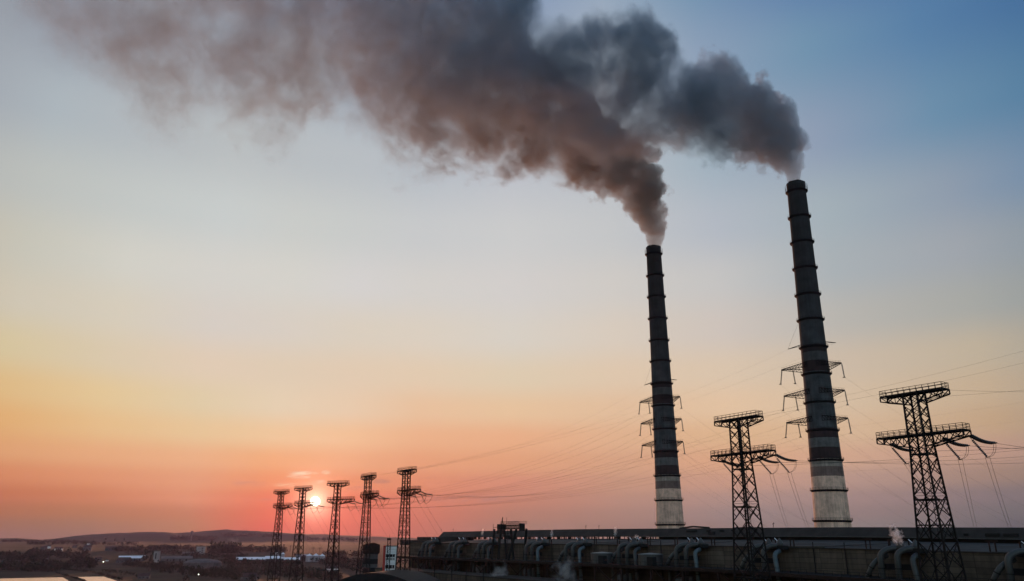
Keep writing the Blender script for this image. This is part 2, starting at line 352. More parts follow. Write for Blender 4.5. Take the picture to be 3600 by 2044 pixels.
def sheet(name, pix, z, m):
    pts = []
    for px, py in pix:
        a, b = ray(px, py); Y = (z-EYE)/b; pts.append((a*Y, Y, z))
    o = MB().add(pts, [tuple(range(len(pts)))]).build(name, m); tag(o, kind='structure'); return o
wm = bpy.data.materials.new('still water'); wm.use_nodes = True
_T = NT(wm.node_tree); _b = wm.node_tree.nodes['Principled BSDF']
_b.inputs['Base Color'].default_value = (.86, .82, .74, 1); _b.inputs['Roughness'].default_value = .2; _b.inputs['Metallic'].default_value = .9; _b.inputs['IOR'].default_value = 1.333
_bp = _T.n('ShaderNodeBump'); _bp.inputs['Strength'].default_value = .03; _bp.inputs['Distance'].default_value = .05
_T.put(_bp.inputs['Height'], _T.noise(_T.n('ShaderNodeTexCoord').outputs['Object'], .12, 4, .6)); _T.put(_b.inputs['Normal'], _bp.outputs[0])
sheet('lagoon_water', [(-700,2013),(-200,2014),(0,2015),(60,2016),(110,2015.5),(165,2017),(182,2021),(205,2025),(222,2031),(238,2040),(250,2052),(262,2075),(100,2140),(-400,2160),(-900,2100)], .25, wm)
sheet('canal_water', [(191,2002.5),(225,2004),(262,2010),(300,2015),(342,2021),(384,2033),(424,2048),(500,2080),(470,2100),(352,2062),(312,2046),(285,2034),(262,2026),(240,2019),(214,2011),(194,2007)], .25, wm)

# ------------------------------------------------------------------ power plant frame: local x along the hall (to the near right), local y away from the camera
EX, EN = Vector((.553, -.833, 0)), Vector((.833, .553, 0))
RZ = math.atan2(-.833, .553)
def sx(px, p, py=1893):
    """distance along the hall at which the sight column px meets the plane p metres away"""
    a = ray(px, py)[0]; Y = p/(a*.833+.553); return a*Y*.553-Y*.833
def wxyz(s, p, z): return EX*s+EN*p+Vector((0, 0, z+EYE))
ST = [1400, 2000, 2600, 3000, 3600]
def level(p, zs):
    xs = [sx(q, p) for q in ST]
    return lambda s: float(np.interp(s, xs, zs)) if s < xs[-1] else zs[-1]+(zs[-1]-zs[-2])/(xs[-1]-xs[-2])*(s-xs[-1])*.5
WALL, CLER = 170.0, 215.0
z_wall = level(WALL, [-1.75, -1.86, -2.0, -2.33, -2.8])
z_deck = level(163, [-7.3, -7.2, -7.3, -7.9, -8.2])
z_eave = level(CLER, [.75, .94, .82, .64, -.07])
z_top = level(CLER, [3.6, 4.0, 3.57, 3.3, 2.67])
plant = empty('boiler_hall', tuple(EX*-200+EN*WALL), RZ)
tag(plant, 'long dark boiler hall with panel walls, grey low roof and raised dark roof strip', 'power station')
OS = -200.0
def L(s, p, z): return (s-OS, p-WALL, z+EYE)              # hall coordinates (z from eye level) -> local
S_L, S_R = sx(1440, WALL), -20.0
def strip(name, m, secs, s0, s1, step=12.0):
    """closed profile swept along the hall; secs(s) gives [(p,z)...]"""
    n = max(2, int((s1-s0)/step)+1); mb = MB(); k = None
    for i in range(n):
        s = s0+(s1-s0)*i/(n-1); pr = secs(s); k = len(pr); mb.v += [L(s, p, z) for p, z in pr]
    for i in range(n-1):
        for j in range(k):
            a, b = i*k+j, i*k+(j+1) % k; mb.f.append((a, b, b+k, a+k))
    mb.f.append(tuple(range(k))); mb.f.append(tuple((n-1)*k+j for j in reversed(range(k))))
    return mb.build(name, m, plant)
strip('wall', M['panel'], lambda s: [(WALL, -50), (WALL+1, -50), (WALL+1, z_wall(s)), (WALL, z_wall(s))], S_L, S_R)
strip('parapet', M['cap'], lambda s: [(WALL-.35, z_wall(s)+.003), (WALL+1.2, z_wall(s)+.003), (WALL+1.2, z_wall(s)+.22), (WALL-.35, z_wall(s)+.22)], S_L, S_R)
z_low = lambda s: z_eave(s)-1.0
strip('low_roof', M['roofg'], lambda s: [(WALL+1.25, z_wall(s)-.3), (WALL+18, z_wall(s)+.9), (CLER+2, z_low(s)), (CLER+2, z_low(s)-.8), (WALL+1.25, z_wall(s)-2)], S_L+14, S_R)
S_C = sx(1546, CLER)
strip('clerestory_roof', M['cap'], lambda s: [(CLER-1, z_eave(s)), (CLER+2.2, z_top(s)), (CLER+24, z_top(s)), (CLER+27, z_eave(s)), (CLER+26, z_eave(s)+.003), (CLER+3, z_eave(s)+.1)], S_C, S_R)
strip('eave_trim', M['duct'], lambda s: [(CLER-1.35, z_eave(s)-.16), (CLER-1.02, z_eave(s)-.16), (CLER-1.02, z_eave(s)+.1), (CLER-1.35, z_eave(s)+.1)], sx(2250, CLER), S_R)
S_SLOT = sx(2310, CLER)
strip('clerestory_base', M['black'], lambda s: [(CLER+1, z_low(s)-1), (CLER+24, z_low(s)-1), (CLER+24, z_eave(s)-.003), (CLER+1, z_eave(s)-.003)], S_SLOT, S_R)  # closed recess; its black colour carries the shade under the eave
strip('back_wall', M['panel'], lambda s: [(CLER+26, -50), (CLER+27, -50), (CLER+27, z_low(s)+.1), (CLER+26, z_low(s)+.1)], S_L, S_R)
# open glazing slot under the far part of the raised roof: irregular mullions with broken panes between
mb = MB(); s = S_C+1; rr = random.Random(11)
while s < S_SLOT:
    w = rr.choice((.35, .5, .8, 2.5)) if s > sx(1600, CLER) else rr.choice((2, 4, 5))
    mb.box(L(s+w/2, CLER+.6, (z_low(s)+z_eave(s))/2-.02), (w, .15, 1.0+.0)); s += w+rr.choice((.5, .9, 1.6, 2.2))
mb.build('mullion', M['dark'], plant)['kind'] = 'stuff'
s = S_C+1
while s < S_SLOT:
    MB().box(L(s, CLER+25, (z_low(s)+z_eave(s))/2-.02), (.4, .15, 1.0)).build('back_mullion', M['dark'], plant); s += rr.choice((3, 4.5, 6))
# end blocks of the hall
e0, e1 = sx(1472, 205), sx(1546, 205)
MB().box(L((e0+e1)/2, 215, -1.3), (e1-e0, 22, 4.6)).build('end_block', M['cap'], plant)
e0, e1 = sx(1440, 195), sx(1472, 195)
MB().box(L((e0+e1)/2, 200, -1.9), (e1-e0+2, 20, 2.6)).build('end_annex', M['cap'], plant)
# vents in the raised roof
for x0, x1, y0, y1 in ((2412,2447,1863,1869),(2482,2494,1862,1867),(2496,2517,1868,1882),(2529,2542,1862,1867),(2570,2578,1861,1866),(3347,3362,1872,1882),(3394,3408,1874,1882),(3470,3520,1874,1887),(3534,3585,1874,1887)):
    p = CLER+.2; s0, s1 = sx(x0, p), sx(x1, p); sm = (s0+s1)/2
    Y = p/(ray((x0+x1)/2, 1893)[0]*.833+.553); za, zb = [(1893-y)/2982*Y for y in (y1, y0)]
    pm = CLER-1+3.2*((za+zb)/2-z_eave(sm))/(z_top(sm)-z_eave(sm))
    w = MB().box(L(sm, pm-.25, (za+zb)/2), (s1-s0, .5, zb-za)).build('roof_vent', M['black'], plant)
    MB().box(L(sm, pm-.53, (za+zb)/2), (s1-s0+.3, .06, .08)).build('louvre', M['dark'], w)
# pairs of slim exhaust posts on the low roof
posts = [1524,1530,1545,1548,1611,1616,1621,1640,1645,1727,1733,1752,1758,1899,1906,1931,1937,2033,2040,2053,2059,2089,2096,2170,2178,2209,2218,2233,2242,2277,2285,2372,2381,2420,2430,2448,2459,2501,2511,2711,2725,2777,2789,3041,3056,3043+78,3126,3170,3192,3473,3494,3581,3597]
for k, q in enumerate(posts):
    s = sx(q, WALL+3); z0 = z_wall(s)-.2; h = 2.35
    mb = MB().tube([L(s, WALL+3, z0), L(s, WALL+3, z0+h)], .17, 6)
    if k % 3 != 0: mb.bar(L(s-.55, WALL+3, z0+h+.12), L(s+.55, WALL+3, z0+h+.12), .3)
    mb.build('vent_post', M['rust'], plant)
# roofline masts
for q in (1550, 1592, 2060, 2106, 2722):
    s = sx(q, CLER+6); z0 = z_top(s)
    MB().bar(L(s, CLER+6, z0), L(s+.3, CLER+6, z0+1.7), .12).bar(L(s-.3, CLER+6, z0+1.2), L(s+.7, CLER+6, z0+1.5), .1).build('roof_mast', M['dark'], plant)
s = sx(2440, CLER+10); MB().tube([L(s-7, CLER+10, z_top(s)+.15), L(s, CLER+10, z_top(s)+.7), L(s+8, CLER+10, z_top(s)+.2)], .35, 6).build('roof_hatch', M['cap'], plant)
# flashing, gutter seams and fallen sheets on the low roof
for q in (2140, 2380, 2900, 2060):
    s = sx(q, WALL+6); MB().bar(L(s-4, WALL+3, z_wall(s)+.1), L(s+9, WALL+20, z_wall(s)+1.2), .5, .12).build('roof_pipe', M['dark'], plant)
MB().box(L(sx(2830, WALL+3), WALL+3, z_wall(sx(2830, WALL+3))+.15), (9, 2.5, .5)).build('debris', M['bank'], plant)
# vertical rainwater pipes on the wall
for q in (2322, 2855, 2965, 1940, 1720):
    s = sx(q, WALL-.2); MB().tube([L(s, WALL-.25, z_wall(s)+1.5), L(s, WALL-.25, z_deck(s)-4)], .13, 6).build('rain_pipe', M['dark'], plant)

# ------------------------------------------------------------------ trestle in front of the wall
tr = empty('pipe_trestle', tuple(EX*-200+EN*WALL), RZ); tag(tr, 'dark red-brown steel trestle running along the hall wall under the ducts', 'trestle')
def tstrip(name, m, secs, s0, s1):
    o = strip(name, m, secs, s0, s1); o.parent = tr; return o
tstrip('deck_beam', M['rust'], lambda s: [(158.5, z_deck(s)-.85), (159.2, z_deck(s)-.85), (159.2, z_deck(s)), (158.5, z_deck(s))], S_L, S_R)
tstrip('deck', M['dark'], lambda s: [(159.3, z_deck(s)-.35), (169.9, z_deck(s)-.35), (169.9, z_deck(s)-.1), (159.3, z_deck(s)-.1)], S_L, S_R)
s = S_L+2; i = 0
while s < S_R-14:
    zd = z_deck(s)
    MB().bar(L(s, 158.9, -50), L(s, 158.9, zd-.9), .55).build('post', M['rust'], tr)
    if i % 2 == 0:
        MB().bar(L(s+.3, 159.3, zd-8), L(s+12, 159.3, zd-1), .3).bar(L(s+.3, 159.5, zd-1), L(s+12, 159.5, zd-8), .3).build('brace', M['rust'], tr)
    MB().bar(L(s, 158.9, zd-8), L(s+12.3, 158.9, zd-8), .35).build('tie_beam', M['rust'], tr)
    s += 12.3; i += 1
mb = MB(); s = S_L+1
while s < S_R: mb.bar(L(s, 158.7, z_deck(s)), L(s, 158.7, z_deck(s)+1.05), .06); s += 2.2
tstrip('railing', M['dark'], lambda s: [(158.66, z_deck(s)+1.0), (158.74, z_deck(s)+1.0), (158.74, z_deck(s)+1.08), (158.66, z_deck(s)+1.08)], S_L, S_R)
mb.build('railing_post', M['dark'], tr)['kind'] = 'stuff'

# ------------------------------------------------------------------ ducts with hoods
def bend(pts, n=5):
    """round the corners of a polyline"""
    pts = [Vector(p) for p in pts]; out = [pts[0]]
    for i in range(1, len(pts)-1):
        a, b, c = pts[i-1], pts[i], pts[i+1]; r = min((a-b).length, (c-b).length)*.48
        p, q = b+(a-b).normalized()*r, b+(c-b).normalized()*r
        for k in range(n+1):
            t = k/n; out.append(p*(1-t)**2+b*2*t*(1-t)+q*t*t)
    return out+[pts[-1]]
UN = ['far end of the hall', 'second from the far end of the hall', 'left of the roof crane', 'just right of the roof crane', 'left of the left round tank', 'between the two round tanks',
      'just right of the right round tank', 'behind the lattice tower between the chimneys', 'left of the large right-hand lattice tower', 'at the right edge of the picture']
UX = [1492, 1588, 1690, 1858, 2000, 2188, 2392, 2660, 3120, 3575]
def vent_unit(i, px):
    s = sx(px, 164); rr = random.Random(40+i); zd = z_deck(s)+EYE
    zw = z_wall(s)-z_deck(s)
    u = empty('ventilation_unit', tuple(EX*s+EN*163+Vector((0, 0, zd))), RZ)
    tag(u, 'set of bent grey ducts with hooded tops, '+UN[i], 'duct set', 'duct sets along the hall wall')
    f = zw/5.5
    straight = i == 3
    def duct(pts, r, m):
        d = MB().tube(bend(pts), r, 12).build('duct', m, u, True)
        a, b = Vector(pts[0]), Vector(pts[1])
        for t in (.35, .72):
            q = a.lerp(b, t); w = (b-a).normalized()*.09; MB().tube([q-w, q+w], r+.1, 12).build('flange', M['dark'], d)
    ms = (M['duct'], M['duct'], M['duct'], M['ductb'] if i in (3, 4, 6, 7) else M['duct'])
    if not straight:
        duct([(-6.6, 1.2, -.8), (-4.3, 1.6, 3.2*f), (-2.6, 4.2, 4.6*f)], .56, ms[0])
    duct([(-2.9, 1.6, -6), (-2.6, 1.6, 5.0*f), (-1.4, 3.4, 6.0*f), (.3, 5.6, 6.0*f)], .64, ms[1])
    duct([(1.0, 1.6, -6), (1.2, 1.6, 5.0*f), (2.4, 3.4, 6.0*f), (3.9, 5.6, 6.0*f)], .64, ms[2])
    duct([(5.6, 1.4, -7), (5.1, 1.4, 0), (4.3, 1.8, 4.0*f), (4.2, 4.0, 4.7*f)], .56, ms[3])
    MB().box((1.0, 5.2, 5.55*f), (8.4, 2.4, 1.0)).box((.4, 3.6, 2.2), (6.6, 1.0, 1.2)).build('header_box', M['dark'], u)
    for x in ((.2, 3.6) if i != 9 else (.2,)):
        h = MB().lathe([(.95, 5.95*f), (1.0, 6.5*f), (.12, 7.9*f)], (x, 5.2, 0), 8).build('vent_hood', M['duct'], u)
        MB().bar((x-1.3, 5.0, 7.9*f), (x-.35, 5.0, 7.0*f), .28, .06).build('hood_flap', M['shed'], h)
    # plant below the deck
    MB().lathe([(1.5, -7.5), (1.6, -5.2), (1.2, -4.6), (1.9, -4.5), (1.9, -3.2), (.8, -2.8)], (-.6, 1.4, 0), 14).build('fan_housing', M['grey'], u)
    MB().tube([(3.2, .8, -9), (3.2, .8, -2.5)], .55, 10).build('down_pipe', M['duct'], u); MB().tube([(-4.8, .8, -10), (-4.8, .8, -1.2)], .45, 10).build('down_pipe', M['duct'], u)
for i, q in enumerate(UX): vent_unit(i, q)
# round tanks on the trestle
for x0, x1, lab in ((2076, 2130, 'pale round steel tank on the trestle, left of the two tanks'), (2241, 2300, 'pale round steel tank on the trestle, right of the two tanks')):
    s0, s1 = sx(x0, 162), sx(x1, 162); s = (s0+s1)/2; r = min((s1-s0)/2, 3.6); z = z_deck(s)+EYE
    t = empty('water_tank', tuple(EX*s+EN*163.5+Vector((0, 0, z))), RZ); tag(t, lab, 'tank', 'round tanks on the trestle')
    MB().lathe([(r, 0), (r, 2.9)], (0, 0, 0), 24).build('shell', M['duct'], t)
    MB().lathe([(r+.08, 2.903), (r+.08, 3.05), (.3, 3.4)], (0, 0, 0), 24).build('lid', M['ductb'], t)
    MB().box((r*.9, -r*.75, 1.2), (2.4, 1.4, 2.3)).build('pump_box', M['dark'], t)

# ------------------------------------------------------------------ crane on the trestle
def crane():
    s0, s1 = sx(1752, 164), sx(1836, 164); z = z_deck((s0+s1)/2)+EYE; w = s1-s0
    c = empty('gantry_crane', tuple(EX*s0+EN*164+Vector((0, 0, z))), RZ); tag(c, 'dark lattice gantry crane standing over the roof edge of the hall', 'crane')
    zg0, zg1 = 3.5-z+EYE, 4.8-z+EYE
    mb = MB(); n = 14
    for y in (-.8, .8):
        for zz in (zg0, zg1): mb.bar((w*.25, y, zz), (w, y, zz), .30)
        for k in range(n):
            a, b = w*(.25+.75*k/n), w*(.25+.75*(k+1)/n)
            mb.bar((a, y, zg0 if k % 2 else zg1), (b, y, zg1 if k % 2 else zg0), .15)
    mb.build('girder', M['dark'], c)
    mb = MB()
    for x in (w*.04, w*.33, w*.97):
        for y, k in ((-2.2, -1), (2.2, 1)): mb.bar((x-(3.5 if x > w*.9 else 0), y+k*1.2, 0), (x, y, zg0), .6)
    for k, o in enumerate([mb]): o.build('leg', M['dark'], c)
    MB().box((w*.14, 0, (zg0+zg1)/2+.1), (w*.16, 2.4, 2.0)).box((w*.10, 0, zg0-1.0), (w*.12, 2.2, 1.4)).build('cab', M['dark'], c)
    MB().box((w*.99, 0, zg0+.5), (w*.04, 2.2, 2.6)).build('end_carriage', M['dark'], c)
    mb = MB()
    for y in (-1.7, 1.7):
        mb.bar((w*.25, y, zg1+1.3), (w*1.03, y, zg1+1.3), .09).bar((w*.25, y, zg1+.7), (w*1.03, y, zg1+.7), .07)
        for k in range(17): mb.bar((w*(.25+.78*k/16), y, zg1+.2), (w*(.25+.78*k/16), y, zg1+1.3), .07)
        for zz in (zg0-1.6, zg0+.6): mb.bar((-w*.06, y, zz), (w*.3, y, zz), .12)
        mb.bar((-w*.06, y, zg0-1.7), (-w*.06, y, zg1+.6), .12)
    mb.build('railing', M['dark'], c)
    MB().bar((w*.12, 0, zg1), (w*.19, 0, zg1+3), .25).bar((w*.22, 0, zg1), (w*.16, 0, zg1+2.2), .18).build('boom', M['dark'], c)
    MB().bar((w*.35, 0, zg1), (w*.36, 0, zg1+2.8), .09).build('mast', M['dark'], c)
    MB().bar((w*.4, 0, 0.5), (w*.4, 0, zg0), .12).box((w*.4, 0, zg0-3), (1.4, 1.2, 1.4)).build('hoist', M['dark'], c)
crane()
# low annexe in front of the trestle, bottom of the picture
an = empty('pump_house', tuple(EX*-200+EN*WALL), RZ); tag(an, 'low panel-walled pump house in front of the far half of the trestle', 'building')
z_an = level(152, [-12.6, -12.9, -13.2, -13.5, -13.8])
for nm, m, sec in (('wall', M['panel'], lambda s: [(151, -50), (151.6, -50), (151.6, z_an(s)), (151, z_an(s))]), ('roof', M['cap'], lambda s: [(150.7, z_an(s)+.003), (157.5, z_an(s)+.5), (157.5, z_an(s)+.8), (150.7, z_an(s)+.3)])):
    o = strip(nm, m, sec, S_L+5, sx(2000, 152)); o.parent = an
for q in (1475, 1530, 1590, 1640, 1700): 
    s = sx(q, 150.6); MB().tube([L(s, 150.7, z_an(s)+3), L(s, 150.7, z_an(s)-8)], .16, 6).build('down_pipe', M['dark'], an)

# ------------------------------------------------------------------ chimneys
def zed(py, Y=411.0): return ray(2860, py)[1]*Y
RINGS = [zed(y) for y in (676, 766, 855, 946, 1039, 1127, 1223, 1317, 1417, 1515, 1619, 1725, 1831)]
def chim_r(z): return float(np.interp(z, [-50, 9, 54.6, 130, 196, 201], [10.4, 8.75, 7.5, 6.1, 5.15, 5.1]))
def chimney_mat():
    m = bpy.data.materials.new('chimney concrete'); m.use_nodes = True; T = NT(m.node_tree); b = m.node_tree.nodes['Principled BSDF']
    co = T.n('ShaderNodeTexCoord').outputs['Object']; sp = T.n('ShaderNodeSeparateXYZ'); T.put(sp.inputs[0], co)
    z = sp.outputs[2]
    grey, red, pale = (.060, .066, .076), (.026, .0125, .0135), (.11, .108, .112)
    bands = [(1223, 1246, red), (1246, 1279, (.07, .07, .075)), (1279, 1317, red), (1515, 1544, red), (1544, 1579, pale), (1579, 1617, red), (1617, 1649, (.30, .245, .215)), (1649, 1683, (.17, .112, .10)), (1683, 2400, (.72, .47, .37))]  # lowest bands bleached, and paler still with base haze put into the colour
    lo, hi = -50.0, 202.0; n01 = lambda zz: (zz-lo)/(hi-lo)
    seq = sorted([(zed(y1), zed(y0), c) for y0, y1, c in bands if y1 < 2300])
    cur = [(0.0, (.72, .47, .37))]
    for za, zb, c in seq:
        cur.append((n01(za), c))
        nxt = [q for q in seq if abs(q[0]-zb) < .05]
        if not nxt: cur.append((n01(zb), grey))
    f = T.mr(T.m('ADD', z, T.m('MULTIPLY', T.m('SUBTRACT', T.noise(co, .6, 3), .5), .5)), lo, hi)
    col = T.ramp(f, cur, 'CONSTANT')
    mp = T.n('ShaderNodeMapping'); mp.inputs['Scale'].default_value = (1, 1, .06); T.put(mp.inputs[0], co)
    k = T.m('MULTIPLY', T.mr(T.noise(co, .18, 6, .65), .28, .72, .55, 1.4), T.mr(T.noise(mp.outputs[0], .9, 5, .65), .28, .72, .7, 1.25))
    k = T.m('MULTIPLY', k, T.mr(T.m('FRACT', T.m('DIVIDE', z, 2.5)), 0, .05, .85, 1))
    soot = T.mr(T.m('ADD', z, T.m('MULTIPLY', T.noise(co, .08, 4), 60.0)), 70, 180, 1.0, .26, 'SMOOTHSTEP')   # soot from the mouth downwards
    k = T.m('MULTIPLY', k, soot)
    cc = T.n('ShaderNodeCombineXYZ')
    for i in range(3): T.put(cc.inputs[i], k)
    T.put(b.inputs['Base Color'], T.mix(1.0, col, cc.outputs[0], 'MULTIPLY')); b.inputs['Roughness'].default_value = .9
    return m
CM = chimney_mat()
def chimney(loc, arm_rz):
    c = empty('chimney', (loc[0], loc[1], EYE), 0)
    prof = [(chim_r(z), z) for z in [-50, -30, -10, 9, 25, 40, 54.6, 80, 105, 130, 150, 175, 196]]
    prof += [(5.25, 196.3), (5.25, 198.6), (4.7, 198.6), (4.5, 190)]
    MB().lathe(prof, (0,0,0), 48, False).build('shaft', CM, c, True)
    rim = MB(); rr = random.Random(5)
    for k in range(26):
        a = 2*math.pi*k/26; rim.box((5.0*math.cos(a), 5.0*math.sin(a), 198.6+rr.uniform(.05, .25)), (.5, 1.3, rr.uniform(.3, .9)), a)
    rim.build('rim', M['dark'], c)
    for z in RINGS:
        r = chim_r(z); top = z > 190
        p = MB().lathe([(r+.02, z-.95), (r+1.0, z-.08), (r+1.05, z+.1), (r+.02, z+.1)], (0,0,0), 40, False).build('platform', M['dark'], c)
        mb = MB(); h = 3.8 if top else 1.25
        for k in range(28):
            a = 2*math.pi*k/28; x, y = (r+1.0)*math.cos(a), (r+1.0)*math.sin(a); mb.bar((x, y, z+.1), (x, y, z+h), .08)
        for zz in ([z+.65, z+1.2] if not top else [z+.7, z+1.3, z+2.5, z+3.7]):
            mb.tube([((r+1.0)*math.cos(2*math.pi*k/28), (r+1.0)*math.sin(2*math.pi*k/28), zz) for k in range(29)], .045, 4, False)
        mb.build('railing', M['dark'], p)
    lad = MB()
    for dx in (-.3, .3): lad.tube([(chim_r(z)*math.sin(.5)+.5+dx, -chim_r(z)*math.cos(.5)-.5, z) for z in range(-50, 198, 10)], .05, 4)
    lad.build('ladder', M['dark'], c)
    # cross-arms carrying power lines: plan triangles of lattice to either side
    ca, sa = math.cos(arm_rz), math.sin(arm_rz)
    def A(x, y, z): return (x*ca-y*sa, x*sa+y*ca, z)
    tips = []
    for lev, z in enumerate((89.8, 75.1, 60.4)):
        r = chim_r(z)
        for sd in (-1, 1):
            tip = (sd*16.2-2.6, 0, z); mb, rl = MB(), MB()
            for yy in (-1, 1):
                foot = (sd*r*.35, yy*r*.97, z+(1.3 if yy < 0 else -.4)); n = 9
                P = [Vector(tip).lerp(Vector(foot), k/n) for k in range(n+1)]
                for k in range(n):
                    d0, d1 = .35+2.3*k/n, .35+2.3*(k+1)/n
                    a, b = P[k], P[k+1]
                    mb.bar(A(*a), A(*b), .32); mb.bar(A(a.x, a.y, a.z-d0), A(b.x, b.y, b.z-d1), .26)
                    mb.bar(A(a.x, a.y, a.z-d0), A(*b), .18); mb.bar(A(*b), A(b.x, b.y, b.z-d1), .18)
                    rl.bar(A(b.x, b.y, b.z), A(b.x, b.y, b.z+1.0), .06)
                    rl.bar(A(a.x, a.y, a.z+1.0), A(b.x, b.y, b.z+1.0), .06)
            for k in range(1, 9):
                a = Vector(tip).lerp(Vector((sd*r*.35, -r*.97, z+1.3)), k/9); b = Vector(tip).lerp(Vector((sd*r*.35, r*.97, z-.4)), k/9)
                mb.bar(A(*a), A(*b), .12)
            arm = mb.build('crossarm', M['steel'], c); rl.build('railing', M['steel'], arm)
            for x, y in (((-18.7, 0), (-13.4, 2.6)) if sd < 0 else ((13.5, 0),)):
                p0, p1 = A(x, y, z-.5), A(x-(1.3 if x == -18.7 else -.6), y, z-8.0)
                MB().tube([p0, p1], .14, 6).tube([(p0[0]+.35, p0[1], p0[2]), (p1[0]+.35, p1[1], p1[2])], .14, 6).box(p1, (1.3, .5, .4)).build('insulator', M['insul'], arm)
                tips.append((lev, x, (p1[0]+loc[0], p1[1]+loc[1], p1[2]+EYE)))
    z = 101.0; r = chim_r(z)
    ga = MB().bar(A(-r*.9, 0, z+1.6), A(-14, 0, z), .3).bar(A(-r*.9, 0, z+.8), A(-14, 0, z), .2).bar(A(r*.9, 0, z+1.6), A(12, 0, z), .3).bar(A(r*.9, 0, z+.8), A(12, 0, z), .2).bar(A(-14, 0, z), A(-r*.95, 0, z+15), .06).build('earth_wire_arm', M['steel'], c)
    tips.append((3, -14, (A(-14, 0, z)[0]+loc[0], A(-14, 0, z)[1]+loc[1], z+EYE))); tips.append((3, 12, (A(12, 0, z)[0]+loc[0], A(12, 0, z)[1]+loc[1], z+EYE)))
    return c, tips
CH2 = (164.1, 411.0); TILT2 = R(.86); CH1 = (101.5, 515.0)
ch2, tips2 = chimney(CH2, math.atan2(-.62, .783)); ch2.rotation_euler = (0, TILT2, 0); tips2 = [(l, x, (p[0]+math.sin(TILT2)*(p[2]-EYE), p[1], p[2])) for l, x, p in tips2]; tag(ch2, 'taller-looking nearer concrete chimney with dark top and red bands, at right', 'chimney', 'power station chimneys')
ch1, tips1 = chimney(CH1, math.atan2(-.70, .713)); tag(ch1, 'smaller-looking farther concrete chimney with dark top and red bands, left of the other', 'chimney', 'power station chimneys')

